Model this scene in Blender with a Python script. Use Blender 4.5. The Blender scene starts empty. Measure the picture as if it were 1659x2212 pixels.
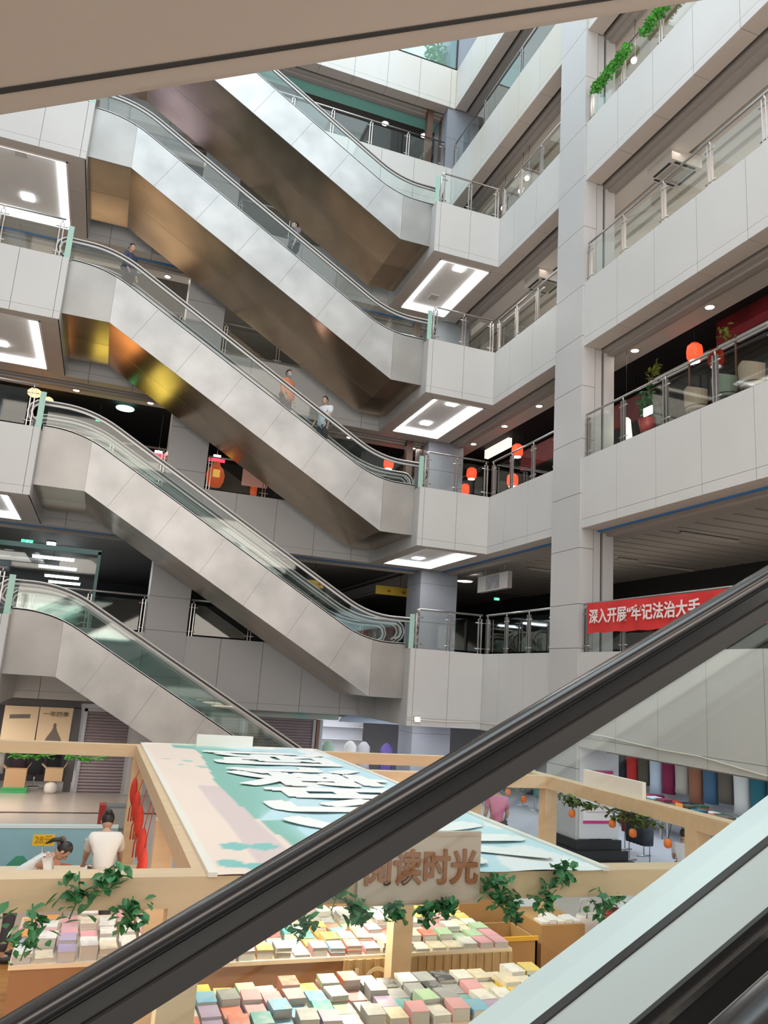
import bpy, bmesh, math, random
from mathutils import Vector, Matrix
random.seed(7)
sc = bpy.context.scene
COL = sc.collection
EYE = 3.63
# ---------------------------------------------------------------- camera, world, light, exposure
YAW, PITCH, ROLL = math.radians(19.022), math.radians(12.241), math.radians(3.916)
fw = Vector((math.sin(YAW)*math.cos(PITCH), math.cos(YAW)*math.cos(PITCH), math.sin(PITCH)))
rt = fw.cross(Vector((0, 0, 1))).normalized()
up = rt.cross(fw)
r2 = rt*math.cos(ROLL)+up*math.sin(ROLL)
u2 = up*math.cos(ROLL)-rt*math.sin(ROLL)
cd = bpy.data.cameras.new('camera')
cam = bpy.data.objects.new('camera', cd)
COL.objects.link(cam)
M = Matrix((r2, u2, -fw)).transposed().to_4x4()
M.translation = Vector((0, 0, EYE))
cam.matrix_world = M
cd.sensor_fit = 'VERTICAL'
cd.sensor_height = 24.0
cd.lens = 1680.0/2212*24.0
cd.clip_start = 0.05
cd.clip_end = 200
sc.camera = cam
sc.view_settings.view_transform = 'Standard'
sc.view_settings.look = 'None'
sc.view_settings.gamma = 1
sc.view_settings.use_curve_mapping = False
sc.view_settings.exposure = 0.5
sc.cycles.use_denoising = True
sc.cycles.max_bounces = 8
sc.cycles.diffuse_bounces = 4
sc.cycles.glossy_bounces = 4
sc.cycles.transparent_max_bounces = 24
sc.cycles.sample_clamp_indirect = 6.0
sc.cycles.caustics_reflective = False
sc.cycles.caustics_refractive = False
W = bpy.data.worlds.new('world')
sc.world = W
W.use_nodes = True
W.node_tree.nodes['Background'].inputs[0].default_value = (0.80, 0.93, 1.0, 1)
W.node_tree.nodes['Background'].inputs[1].default_value = 1.1


def area(name, loc, sx, sy, power, color, rot=(0, 0, 0), spread=180):
    l = bpy.data.lights.new(name, 'AREA')
    l.shape = 'RECTANGLE'
    l.size, l.size_y = sx, sy
    l.energy = power
    l.color = color
    l.spread = math.radians(spread)
    o = bpy.data.objects.new(name, l)
    o.location = loc
    o.rotation_euler = rot
    COL.objects.link(o)
    return o


# daylight through the glass roof of the atrium
area('skylight_daylight', (1.7, 11.2, 32.8), 16, 25, 2100, (0.84, 0.95, 1.0))
# unseen fill lights standing in for lit shops behind and left of the camera
for zz, pw in ((1.4, 110), (6.0, 470), (10.6, 480), (15.1, 380), (19.7, 260), (24.2, 200)):
    area('near_fill_light', (1.7, -1.68, zz), 16, 2.3, pw, (1, .87, .77), (math.radians(90), 0, 0))
    area('left_fill_light', (-6.68, 11.2, zz), 2.3, 24, pw*.12, (1, .90, .82), (0, math.radians(-90), 0))

# ---------------------------------------------------------------- materials
MATS = {}


def mat(name, c=(.5, .5, .5), rough=.6, metal=0.0, emit=None, es=0.0, var=0.0, vscale=1.0, bump=0.0, stretch=None, c2=None):
    if name in MATS:
        return MATS[name]
    m = bpy.data.materials.new(name)
    m.use_nodes = True
    nt = m.node_tree
    b = nt.nodes['Principled BSDF']
    b.inputs['Base Color'].default_value = (*c, 1)
    b.inputs['Roughness'].default_value = rough
    b.inputs['Metallic'].default_value = metal
    if emit:
        b.inputs['Emission Color'].default_value = (*emit, 1)
        b.inputs['Emission Strength'].default_value = es
    if var > 0 or bump > 0:
        tc = nt.nodes.new('ShaderNodeTexCoord')
        mp = nt.nodes.new('ShaderNodeMapping')
        if stretch:
            mp.inputs['Scale'].default_value = stretch
        nz = nt.nodes.new('ShaderNodeTexNoise')
        nz.inputs['Scale'].default_value = vscale
        nz.inputs['Detail'].default_value = 4
        nt.links.new(tc.outputs['Object'], mp.inputs['Vector'])
        nt.links.new(mp.outputs['Vector'], nz.inputs['Vector'])
        if var > 0:
            cr = nt.nodes.new('ShaderNodeValToRGB')
            d = c2 or tuple(x*(1-var) for x in c)
            cr.color_ramp.elements[0].color = (*d, 1)
            cr.color_ramp.elements[0].position = .32
            cr.color_ramp.elements[1].color = (*c, 1)
            cr.color_ramp.elements[1].position = .68
            nt.links.new(nz.outputs['Fac'], cr.inputs['Fac'])
            nt.links.new(cr.outputs['Color'], b.inputs['Base Color'])
        if bump > 0:
            bp = nt.nodes.new('ShaderNodeBump')
            bp.inputs['Strength'].default_value = bump
            bp.inputs['Distance'].default_value = .02
            nt.links.new(nz.outputs['Fac'], bp.inputs['Height'])
            nt.links.new(bp.outputs['Normal'], b.inputs['Normal'])
    MATS[name] = m
    return m


def glass(name, tint, refl=1.0):
    if name in MATS:
        return MATS[name]
    m = bpy.data.materials.new(name)
    m.use_nodes = True
    nt = m.node_tree
    nt.nodes.remove(nt.nodes['Principled BSDF'])
    out = nt.nodes['Material Output']
    t = nt.nodes.new('ShaderNodeBsdfTransparent')
    t.inputs[0].default_value = (*tint, 1)
    g = nt.nodes.new('ShaderNodeBsdfGlossy')
    g.inputs['Roughness'].default_value = .03
    g.inputs[0].default_value = (.95, 1, .98, 1)
    lw = nt.nodes.new('ShaderNodeLayerWeight')
    lw.inputs['Blend'].default_value = .5
    pw = nt.nodes.new('ShaderNodeMath')
    pw.operation = 'POWER'
    pw.inputs[1].default_value = 4.0
    ml = nt.nodes.new('ShaderNodeMath')
    ml.operation = 'MULTIPLY_ADD'
    ml.inputs[1].default_value = .9*refl
    ml.inputs[2].default_value = .06*refl
    ml.use_clamp = True
    mx = nt.nodes.new('ShaderNodeMixShader')
    nt.links.new(lw.outputs['Facing'], pw.inputs[0])
    nt.links.new(pw.outputs[0], ml.inputs[0])
    nt.links.new(ml.outputs[0], mx.inputs[0])
    nt.links.new(t.outputs[0], mx.inputs[1])
    nt.links.new(g.outputs[0], mx.inputs[2])
    nt.links.new(mx.outputs[0], out.inputs[0])
    MATS[name] = m
    return m


PANEL = mat('grey_panel', (.60, .60, .595), .42, var=.06, vscale=.5)
PANELB = mat('grey_panel_stained', (.60, .60, .595), .42, var=.10, vscale=.4, stretch=(1, 1, .15), c2=(.56, .53, .47))
BACKING = mat('joint_dark', (.10, .10, .10), .8)
COLM = mat('column_panel', (.52, .52, .525), .4, var=.05, vscale=.5)
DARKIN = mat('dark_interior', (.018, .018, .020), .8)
SLOT = mat('slot_dark', (.03, .028, .026), .8)
SHUTBOX = mat('shutter_housing', (.36, .325, .30), .55)
SOFF = mat('soffit_panel', (.56, .49, .44), .55)
BEIGE = mat('beige_ceiling', (.62, .56, .50), .7)
WHITEC = mat('white_ceiling', (.72, .68, .64), .7)
BLUE = mat('blue_strip', (.04, .20, .52), .5)
TEAL = mat('teal_ceiling', (.25, .60, .52), .6)
STEEL = mat('satin_steel', (.53, .53, .525), .46, .8, var=.26, vscale=1.1, bump=.05)
STEELV = mat('steel_dark_sheen', (.43, .42, .405), .45, .8, var=.2, vscale=.8, bump=.05)  # same steel; darker sheen of the end panels put into the colour
BRONZE = mat('mirror_bronze_soffit', (.54, .42, .30), .22, 1.0, var=.3, vscale=.7, bump=.16)
CHROME = mat('chrome', (.52, .515, .51), .28, 1.0)
RAILM = mat('handrail_grey', (.50, .49, .48), .35, .3)
RUBBER = mat('black_rubber', (.018, .018, .020), .20)
RUBBER2 = mat('dark_grey_rubber', (.040, .039, .040), .5)
ALU = mat('aluminium_deck', (.80, .85, .86), .38, .35)
ALU2 = mat('aluminium_skirt', (.40, .45, .455), .5, .3)
BLACKP = mat('black_paint', (.012, .012, .013), .45)
GLASS = glass('balustrade_glass', (.90, .965, .94), 1.0)
GLASSN = glass('escalator_glass', (.84, .92, .91), 1.0)
GEDGE = mat('glass_edge_green', (.36, .58, .50), .25)
LED = mat('led_white', (1, 1, 1), .5, emit=(.93, .97, 1.0), es=3.2)
WARM = mat('lamp_warm', (1, 1, 1), .5, emit=(1.0, .86, .72), es=14.0)
COOL = mat('lamp_cool', (1, 1, 1), .5, emit=(.88, .95, 1.0), es=9.0)
GREENL = mat('exit_green', (.02, .4, .12), .5, emit=(.05, .9, .30), es=1.6)


class MB:
    """collects shapes and links them as one mesh object"""
    def __init__(s, xf=None):
        s.bm = bmesh.new()
        s.mi = 0
        s.xf = xf

    def v(s, p):
        return s.bm.verts.new(s.xf(*p) if s.xf else p)

    def face(s, pts):
        try:
            f = s.bm.faces.new([s.v(p) for p in pts])
            f.material_index = s.mi
            return f
        except ValueError:
            return None

    def box(s, x0, x1, y0, y1, z0, z1):
        vs = [s.v((x, y, z)) for x in (x0, x1) for y in (y0, y1) for z in (z0, z1)]
        for q in ((0, 1, 3, 2), (4, 6, 7, 5), (0, 4, 5, 1), (2, 3, 7, 6), (0, 2, 6, 4), (1, 5, 7, 3)):
            f = s.bm.faces.new([vs[i] for i in q])
            f.material_index = s.mi
        return s

    def prism(s, pts, a0, a1, ax='y'):
        def P(p, a):
            return (p[0], a, p[1]) if ax == 'y' else ((a, p[0], p[1]) if ax == 'x' else (p[0], p[1], a))
        A = [s.v(P(p, a0)) for p in pts]
        B = [s.v(P(p, a1)) for p in pts]
        n = len(pts)
        fs = [A, B[::-1]]+[[A[i], A[(i+1) % n], B[(i+1) % n], B[i]] for i in range(n)]
        for q in fs:
            f = s.bm.faces.new(q)
            f.material_index = s.mi
        return s

    def sweep(s, path, prof, y0, vertical=False, ycen=0):
        """path: (x,z) points; prof: closed (dy,dn) polygon"""
        rings = []
        n = len(path)
        for i, (x, z) in enumerate(path):
            a = path[max(i-1, 0)]
            b = path[min(i+1, n-1)]
            tx, tz = b[0]-a[0], b[1]-a[1]
            L = math.hypot(tx, tz) or 1
            nx, nz = -tz/L, tx/L
            if nz < 0 and vertical is None:
                nx, nz = -nx, -nz
            if vertical:
                nx, nz = 0, 1
            elif nz < -1e-6 and vertical is False:
                pass
            rings.append([s.v((x+nx*dn, y0+dy, z+nz*dn)) for dy, dn in prof])
        m = len(prof)
        for i in range(n-1):
            for j in range(m):
                f = s.bm.faces.new((rings[i][j], rings[i][(j+1) % m], rings[i+1][(j+1) % m], rings[i+1][j]))
                f.material_index = s.mi
        for r in (rings[0], rings[-1]):
            f = s.bm.faces.new(r)
            f.material_index = s.mi
        return s

    def tube(s, path, r, seg=8, radii=None):
        path = [Vector(s.xf(*p) if s.xf else p) for p in path]
        rings = []
        n = len(path)
        ref = Vector((0, 0, 1))
        for i, p in enumerate(path):
            t = (path[min(i+1, n-1)]-path[max(i-1, 0)]).normalized()
            q = ref if abs(t.dot(ref)) < .95 else Vector((1, 0, 0))
            a = t.cross(q).normalized()
            b = t.cross(a)
            rr = radii[i] if radii else r
            rings.append([s.bm.verts.new(p+a*math.cos(k*2*math.pi/seg)*rr+b*math.sin(k*2*math.pi/seg)*rr) for k in range(seg)])
        for i in range(n-1):
            for j in range(seg):
                f = s.bm.faces.new((rings[i][j], rings[i][(j+1) % seg], rings[i+1][(j+1) % seg], rings[i+1][j]))
                f.material_index = s.mi
                f.smooth = True
        for r_ in (rings[0], rings[-1]):
            f = s.bm.faces.new(r_)
            f.material_index = s.mi
        return s

    def lathe(s, prof, c, seg=16):
        """prof: (r,z)"""
        rings = []
        for r, z in prof:
            rings.append([s.v((c[0]+math.cos(k*2*math.pi/seg)*max(r, 1e-4), c[1]+math.sin(k*2*math.pi/seg)*max(r, 1e-4), c[2]+z)) for k in range(seg)])
        for i in range(len(prof)-1):
            for j in range(seg):
                f = s.bm.faces.new((rings[i][j], rings[i][(j+1) % seg], rings[i+1][(j+1) % seg], rings[i+1][j]))
                f.material_index = s.mi
                f.smooth = True
        for r_ in (rings[0], rings[-1]):
            f = s.bm.faces.new(r_)
            f.material_index = s.mi
        return s

    def ell(s, c, r, seg=12, rings=8, mx=None):
        mx0 = Matrix.Translation(Vector(c)) @ (mx or Matrix()) @ Matrix.Diagonal((*r, 1))
        g = bmesh.ops.create_uvsphere(s.bm, u_segments=seg, v_segments=rings, radius=1, matrix=mx0)
        for v in g['verts']:
            for f in v.link_faces:
                f.material_index = s.mi
                f.smooth = True
        return s

    def build(s, name, mats, parent=None, local=False):
        bmesh.ops.recalc_face_normals(s.bm, faces=s.bm.faces)
        me = bpy.data.meshes.new(name)
        if parent and not local:
            off = Vector((0, 0, 0))
            p = parent
            while p:
                off += p.location
                p = p.parent
            for v in s.bm.verts:
                v.co -= off
        s.bm.to_mesh(me)
        s.bm.free()
        for m in (mats if isinstance(mats, (list, tuple)) else [mats]):
            me.materials.append(m)
        o = bpy.data.objects.new(name, me)
        COL.objects.link(o)
        if parent:
            o.parent = parent
        return o


def tag(o, label, cat, group=None, kind=None):
    o['label'] = label
    o['category'] = cat
    if group:
        o['group'] = group
    if kind:
        o['kind'] = kind
    return o


def thing(name, label, cat, loc=(0, 0, 0), group=None, rz=0):
    o = bpy.data.objects.new(name, None)
    o.empty_display_size = .1
    o.location = loc
    o.rotation_euler = (0, 0, rz)
    COL.objects.link(o)
    return tag(o, label, cat, group)


def struct(o, label=None):
    o['kind'] = 'structure'
    if label:
        o['label'] = label
        o['category'] = 'structure'
    return o


def dup(root, loc, label=None, group=None, rz=None):
    r = root.copy()
    COL.objects.link(r)
    r.location = loc
    if rz is not None:
        r.rotation_euler = (0, 0, rz)
    if label:
        r['label'] = label
    if group:
        r['group'] = group
    for ch in root.children:
        c = ch.copy()
        COL.objects.link(c)
        c.parent = r
        for g in ch.children:
            d = g.copy()
            COL.objects.link(d)
            d.parent = c
    return r


def text_mesh(name, txt, size, mx, material, parent=None, ext=.004, align='CENTER', loc_off=True, bold=0):
    cu = bpy.data.curves.new(name, 'FONT')
    cu.body = txt
    cu.size = size
    cu.extrude = ext
    cu.align_x = align
    cu.align_y = 'CENTER'
    cu.offset = size*.012 if size < 1 else 0
    t = bpy.data.objects.new(name+'_tmp', cu)
    COL.objects.link(t)
    bpy.context.view_layer.update()
    dg = bpy.context.evaluated_depsgraph_get()
    me = bpy.data.meshes.new_from_object(t.evaluated_get(dg))
    bpy.data.objects.remove(t)
    if bold:
        b2 = bmesh.new()
        for dx, dy in ((-1, 0), (1, 0), (0, 1), (0, -1), (.7, .7), (-.7, -.7)):
            t2_ = me.copy()
            t2_.transform(Matrix.Translation((dx*bold*size, dy*bold*size, .0004*dx+.0002*dy)))
            b2.from_mesh(t2_)
            bpy.data.meshes.remove(t2_)
        b2.to_mesh(me)
        b2.free()
    me.transform(mx)
    if parent and loc_off:
        off = Vector((0, 0, 0))
        p = parent
        while p:
            off += p.location
            p = p.parent
        me.transform(Matrix.Translation(-off))
    me.materials.clear()
    me.materials.append(material)
    o = bpy.data.objects.new(name, me)
    COL.objects.link(o)
    if parent:
        o.parent = parent
    return o


def basis(x, y, z, o):
    m = Matrix((x, y, z)).transposed().to_4x4()
    m.translation = Vector(o)
    return m


# ---------------------------------------------------------------- the building
FZ = {1: 0.0, 2: 4.56, 3: 9.11, 4: 13.67, 5: 18.26, 6: 22.85, 7: 27.25}
FB = {2: 2.51, 3: 7.41, 4: 11.97, 5: 16.56, 6: 21.16, 7: 25.5}
ORD = {1: 'ground', 2: 'first upper', 3: 'second upper', 4: 'third upper', 5: 'fourth upper', 6: 'fifth upper', 7: 'topmost'}
XR, YB, YK, XL, YN = 10.133, 24.2, 20.0, -6.7, -1.7
KX0, KX1 = 7.93, XR
CY0, CY1 = 15.24, 16.45
RW = lambda s, d, z: (XR+d, s, z)
BW = lambda s, d, z: (s, YB+d, z)
LW = lambda s, d, z: (XL-d, s, z)
NW = lambda s, d, z: (s, YN-d, z)
DEPTH = 7.5


def joints(s0, s1, j0=None, pitch=1.3):
    js = [s0]
    if j0 is None:
        j0 = s0+pitch
    k = j0
    while k-pitch > s0+.1:
        k -= pitch
    while k < s1-.12:
        if k > s0+.05:
            js.append(k)
        k += pitch
    js.append(s1)
    return js


def fascia(xf, n, s0, s1, j0=None, m=PANEL, name='trim_1'):
    """row of cladding panels of storey n with the soffit return, the slot, the shutter housing"""
    zb, zt = FB[n], FZ[n]
    mb = MB(xf)
    js = joints(s0, s1, j0)
    for a, b in zip(js[:-1], js[1:]):
        mb.box(a+.006, b-.006, 0, .03, zb+.21, zt)
        mb.box(a+.006, b-.006, 0, .03, zb, zb+.203)
        mb.mi = 1
        mb.box(a+.006, b-.006, .03, .45, zb, zb+.03)
        mb.mi = 0
    mb.mi = 2
    mb.box(s0, s1, .028, .20, zb+.012, zt-.01)
    mb.box(s0, s1, .20, .448, zb+.02, zb+.3)
    o = struct(mb.build(name, [m, SOFF, BACKING]))
    return o


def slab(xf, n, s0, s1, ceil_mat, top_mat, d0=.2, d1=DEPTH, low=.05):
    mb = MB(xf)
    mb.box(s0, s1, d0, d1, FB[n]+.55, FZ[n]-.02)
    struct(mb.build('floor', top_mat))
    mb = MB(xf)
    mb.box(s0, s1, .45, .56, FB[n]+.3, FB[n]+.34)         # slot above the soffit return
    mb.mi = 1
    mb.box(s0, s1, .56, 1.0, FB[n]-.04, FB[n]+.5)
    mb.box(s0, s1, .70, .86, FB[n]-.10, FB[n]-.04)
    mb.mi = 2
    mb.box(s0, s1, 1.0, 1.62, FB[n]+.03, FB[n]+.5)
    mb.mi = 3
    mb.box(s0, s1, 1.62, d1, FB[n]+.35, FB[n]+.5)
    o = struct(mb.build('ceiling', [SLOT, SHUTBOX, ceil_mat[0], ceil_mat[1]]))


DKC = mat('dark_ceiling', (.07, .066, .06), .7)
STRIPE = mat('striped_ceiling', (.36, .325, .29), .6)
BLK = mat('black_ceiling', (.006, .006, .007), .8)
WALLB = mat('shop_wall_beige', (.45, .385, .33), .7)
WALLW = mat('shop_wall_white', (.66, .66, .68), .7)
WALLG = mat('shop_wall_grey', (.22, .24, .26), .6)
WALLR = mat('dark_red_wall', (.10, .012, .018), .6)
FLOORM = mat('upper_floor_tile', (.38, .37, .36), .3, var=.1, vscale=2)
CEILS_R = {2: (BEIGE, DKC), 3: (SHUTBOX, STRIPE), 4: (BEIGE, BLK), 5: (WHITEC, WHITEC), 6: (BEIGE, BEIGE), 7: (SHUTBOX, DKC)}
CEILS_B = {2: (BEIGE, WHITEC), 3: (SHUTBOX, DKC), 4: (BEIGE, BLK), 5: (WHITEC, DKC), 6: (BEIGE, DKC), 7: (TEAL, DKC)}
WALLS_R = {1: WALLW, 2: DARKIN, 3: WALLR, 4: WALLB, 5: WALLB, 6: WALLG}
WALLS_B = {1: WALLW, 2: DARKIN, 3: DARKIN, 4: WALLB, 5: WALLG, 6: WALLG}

for n in range(2, 8):
    m = PANELB if n >= 6 else PANEL
    fascia(RW, n, 3.6, CY0, 10.02, m, 'trim_right_%d' % n)
    fascia(RW, n, CY1, YB, None, m, 'trim_right_inner_%d' % n)
    fascia(BW, n, XL, 1.15, -.15, m, 'trim_back_left_%d' % n)
    fascia(BW, n, 2.35, XR, 3.4, m, 'trim_back_%d' % n)
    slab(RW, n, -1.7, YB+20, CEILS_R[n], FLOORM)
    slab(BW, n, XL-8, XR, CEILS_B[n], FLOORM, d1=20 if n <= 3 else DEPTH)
    mb = MB(LW)
    mb.box(YN, YB, 0, 3, FB[n], FZ[n])
    struct(mb.build('wall_left', PANEL))
    mb = MB(NW)
    mb.box(XL, XR+3, 0, 3, FB[n], FZ[n])
    struct(mb.build('wall_near', PANEL))
    if n in (3, 5):      # a blue line runs in the slot
        mb = MB(RW)
        if n == 3:
            mb.box(3.6, YB, .452, .52, FB[n]-.03, FB[n]+.01)
            struct(mb.build('trim_blue_right', BLUE))
        mb = MB(BW)
        mb.box(XL, XR, .452, .53, FB[n]-.03, FB[n]+.01)
        struct(mb.build('trim_blue_back', BLUE))
for n in range(1, 7):
    z0, z1 = FZ[n], FB[n+1]+.5
    mb = MB(RW)
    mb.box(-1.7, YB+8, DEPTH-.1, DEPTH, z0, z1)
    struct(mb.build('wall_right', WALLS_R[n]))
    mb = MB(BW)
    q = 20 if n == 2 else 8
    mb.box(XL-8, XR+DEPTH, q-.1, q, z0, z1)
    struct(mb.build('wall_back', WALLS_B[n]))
    mb = MB(LW)
    mb.box(YN, YB, 2.9, 3, z0, z1)
    struct(mb.build('wall_left', WALLG))
    mb = MB(NW)
    mb.box(XL, XR+3, 2.9, 3, z0, z1)
    struct(mb.build('wall_near', WALLG))

# far ends of the wings
mb = MB()
mb.box(XL-8.2, XR+DEPTH, YB+20, YB+20.2, 0, 25.5)
mb.box(XR+DEPTH, XR+DEPTH+.2, YB+7, YB+20, 0, 25.5)
mb.box(XL-8.2, XL-8, YB, YB+20, 0, 25.5)
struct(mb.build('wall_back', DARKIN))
# ground floor of the atrium
GROUND = mat('ground_tile', (.52, .47, .42), .22, var=.06, vscale=1.2)
BLUEGREY = mat('shop_floor_tile', (.40, .41, .46), .28, var=.06, vscale=1.2)
mb = MB()
mb.box(XL-9, XR, YN-3, YB+20, -.2, 0)
mb.mi = 1
mb.box(XR, XR+DEPTH, YN-3, YB+20, -.2, 0)
mb.box(XR-2.4, XR, 13.6, YB+8, -.001, .004)
mb.mi = 2
mb.box(XL, 9.4, 21.25, 21.4, -.001, .005)
struct(mb.build('floor', [GROUND, BLUEGREY, mat('floor_line', (.06, .035, .03), .3)]))
# glass roof frames above the atrium
mb = MB()
for k in range(9):
    x = XL+k*2.1
    mb.box(x-.06, x+.06, YN, YB, 33.6, 33.8)
for k in range(11):
    y = YN+k*2.6
    mb.box(XL, XR, y-.05, y+.05, 33.55, 33.7)
struct(mb.build('ceiling', mat('roof_frame', (.55, .57, .58), .4)))

# columns
def column(name, x0, x1, y0, y1, z1, label, base=None, m=None):
    mb = MB()
    z = .0
    js = [0, 2.0, 2.05, 3.31, 4.65, 5.65, 6.95, 8.25, 9.60, 10.95, 12.25, 13.6, 15.25, 16.7, 18.2, 19.7, 21.2, 22.7, 24.2, 25.7, 27.2, z1]
    js = [j for j in js if j != 2.0]
    for a, b in zip(js[:-1], js[1:]):
        mb.box(x0, x1, y0, y1, a+.006, b-.006)
    mb.mi = 1
    mb.box(x0+.008, x1-.008, y0+.008, y1-.008, 0, z1)
    if base:
        mb.mi = 2
        for q, (a, b) in enumerate(((0, .2), (.205, .4), (.405, .60))):
            e = .30-.10*q
            mb.box(x0-e*.5, XR+.95+e, y0-e, y1+e*.5, a, b)
    return struct(mb.build(name, [m or COLM, BACKING, BLACKP]), label)


c = column('column', XR-.05, XR+.32, CY0, CY1, 33, 'grey panelled column at the front of the right galleries', True)
mb = MB()
for a, b in ((.35, .54), (.61, .90)):
    mb.box(XR+a, XR+b, CY0+.03, CY1-.03, 0, 33)
mb.mi = 1
mb.box(XR+.30, XR+.88, CY0+.10, CY1-.10, 0, 33)
struct(mb.build('column', [COLM, SLOT]), 'set-back half of the right column behind dark grooves')
column('column', 1.15, 2.35, YB-.05, YB+1.1, 33, 'grey panelled column in the back facade behind the escalators')
column('column', 9.85, 11.2, YB+.06, YB+1.3, 33, 'corner column under the landing platforms, shade painted in as bluish grey', m=mat('column_shade_tint', (.25, .27, .31), .45))  # shade under the landings is put into the column colour

# landing platforms K (right) and L (left)
def platform(n, x0, x1, jx, right):
    zb, zt = FB[n], FZ[n]
    mb = MB()
    js = sorted(set([x0, x1]+[j for j in jx if x0 < j < x1]))
    for a, b in zip(js[:-1], js[1:]):
        mb.box(a+.005, b-.005, YK, YK+.03, zb+.21, zt)
        mb.box(a+.005, b-.005, YK, YK+.03, zb, zb+.204)
    xe = x0 if right else x1
    sg = 1 if right else -1
    ys = [YK, 21.3, 22.6, YB]
    for a, b in zip(ys[:-1], ys[1:]):
        mb.box(min(xe, xe+sg*.03), max(xe, xe+sg*.03), a+.031, b-.005, zb, zt)
    mb.mi = 1
    mb.box(x0+.01, x1-.01, YK+.028, YB, zb+.30, zt-.012)
    mb.box(x0+.01, x1-.01, YK+.028, YK+.05, zb+.02, zb+.30)
    # underside: border panels round the light tray
    tx0, tx1 = (8.3, 10.06) if right else (-5.9, -2.55)
    ty0, ty1 = 20.36, 23.95
    mb.mi = 2
    for (a, b, c_, d_) in ((x0+.03, tx0, YK+.03, YB), (tx1, x1-.005, YK+.03, YB)):
        yy = [c_, 20.36, 21.7, 23.0, d_]
        for p, q in zip(yy[:-1], yy[1:]):
            mb.box(a, b, p+.006, q-.004, zb, zb+.03)
    mb.box(tx0, tx1, YK+.03, ty0, zb, zb+.03)
    mb.box(tx0, tx1, ty1, YB, zb, zb+.03)
    struct(mb.build('floor', [PANEL, BACKING, SOFF]), 'landing platform of the %s floor at the %s end of the escalators' % (ORD[n], 'right' if right else 'left'))
    # light tray
    side = 'right' if right else 'left'
    T = thing('tray_light', 'rectangular recessed light tray under the %s landing of the %s floor' % (side, ORD[n]), 'ceiling light', ((tx0+tx1)/2, (ty0+ty1)/2, zb+.1), 'light trays under the landings')
    m2 = MB()
    m2.box(tx0+.02, tx1-.02, ty0+.02, ty1-.02, zb+.15, zb+.18)
    for (a, b, c_, d_) in ((tx0, tx0+.05, ty0, ty1), (tx1-.05, tx1, ty0, ty1), (tx0, tx1, ty0, ty0+.05), (tx0, tx1, ty1-.05, ty1)):
        m2.box(a, b, c_, d_, zb-.01, zb+.16)
    m2.build('frame', mat('tray_paint', (.86, .82, .78), .6), T)
    w, g = .17, .12
    m2 = MB()
    for (a, b, c_, d_) in ((tx0+g, tx0+g+w, ty0+g, ty1-g), (tx1-g-w, tx1-g, ty0+g, ty1-g), (tx0+g, tx1-g, ty0+g, ty0+g+w*.7), (tx0+g, tx1-g, ty1-g-w*.7, ty1-g)):
        m2.box(a, b, c_, d_, zb+.10, zb+.152)
    m2.build('led_strip', LED, T)
    xm = (tx0+tx1)/2 if right else tx1-1.2
    for yl, on in (((20.85, n != 3), (22.95, n != 5)) if right else ((22.85, True), (20.7, False))):
        m2 = MB()
        m2.box(xm-.15, xm+.15, yl-.17, yl+.17, zb+.12, zb+.152)
        m2.build('downlight', COOL if on else mat('lamp_off', (.62, .58, .54), .5), T)
    area('tray_lamp', (xm, 22.1, zb-.03), 1.3, 3.0, 55, (1, .93, .85))


for n in (2, 3, 4, 5):
    platform(n, KX0, KX1, (8.08, 9.10), True)
for n in (2, 3, 4, 5, 6):
    platform(n, XL, -2.09, (-2.25, -3.25, -4.5, -5.8), False)

# ---------------------------------------------------------------- escalators
def bez(a, b, c_, k=8):
    return [((1-t)**2*a[0]+2*t*(1-t)*b[0]+t*t*c_[0], (1-t)**2*a[1]+2*t*(1-t)*b[1]+t*t*c_[1]) for t in [i/k for i in range(k+1)]]


def deckline(flo, fhi, u0, u1, zc, uc, t, rr=.75):
    """flat - slope - flat line with rounded corners; the slope passes (uc, zc)"""
    ua = uc+(flo-zc)/t
    ub = uc+(fhi-zc)/t
    f = lambda u: zc+t*(u-uc)
    p = [(u0, flo)]
    p += bez((ua-rr, flo), (ua, flo), (ua+rr*.9, f(ua+rr*.9)))
    p += bez((ub-rr*.9, f(ub-rr*.9)), (ub, fhi), (ub+rr, fhi))
    p.append((u1, fhi))
    return p


def yat(path, u):
    for (a, za), (b, zb) in zip(path[:-1], path[1:]):
        if a <= u <= b:
            return za+(zb-za)*(u-a)/((b-a) or 1)
    return path[-1][1] if u > path[-1][0] else path[0][1]


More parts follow.
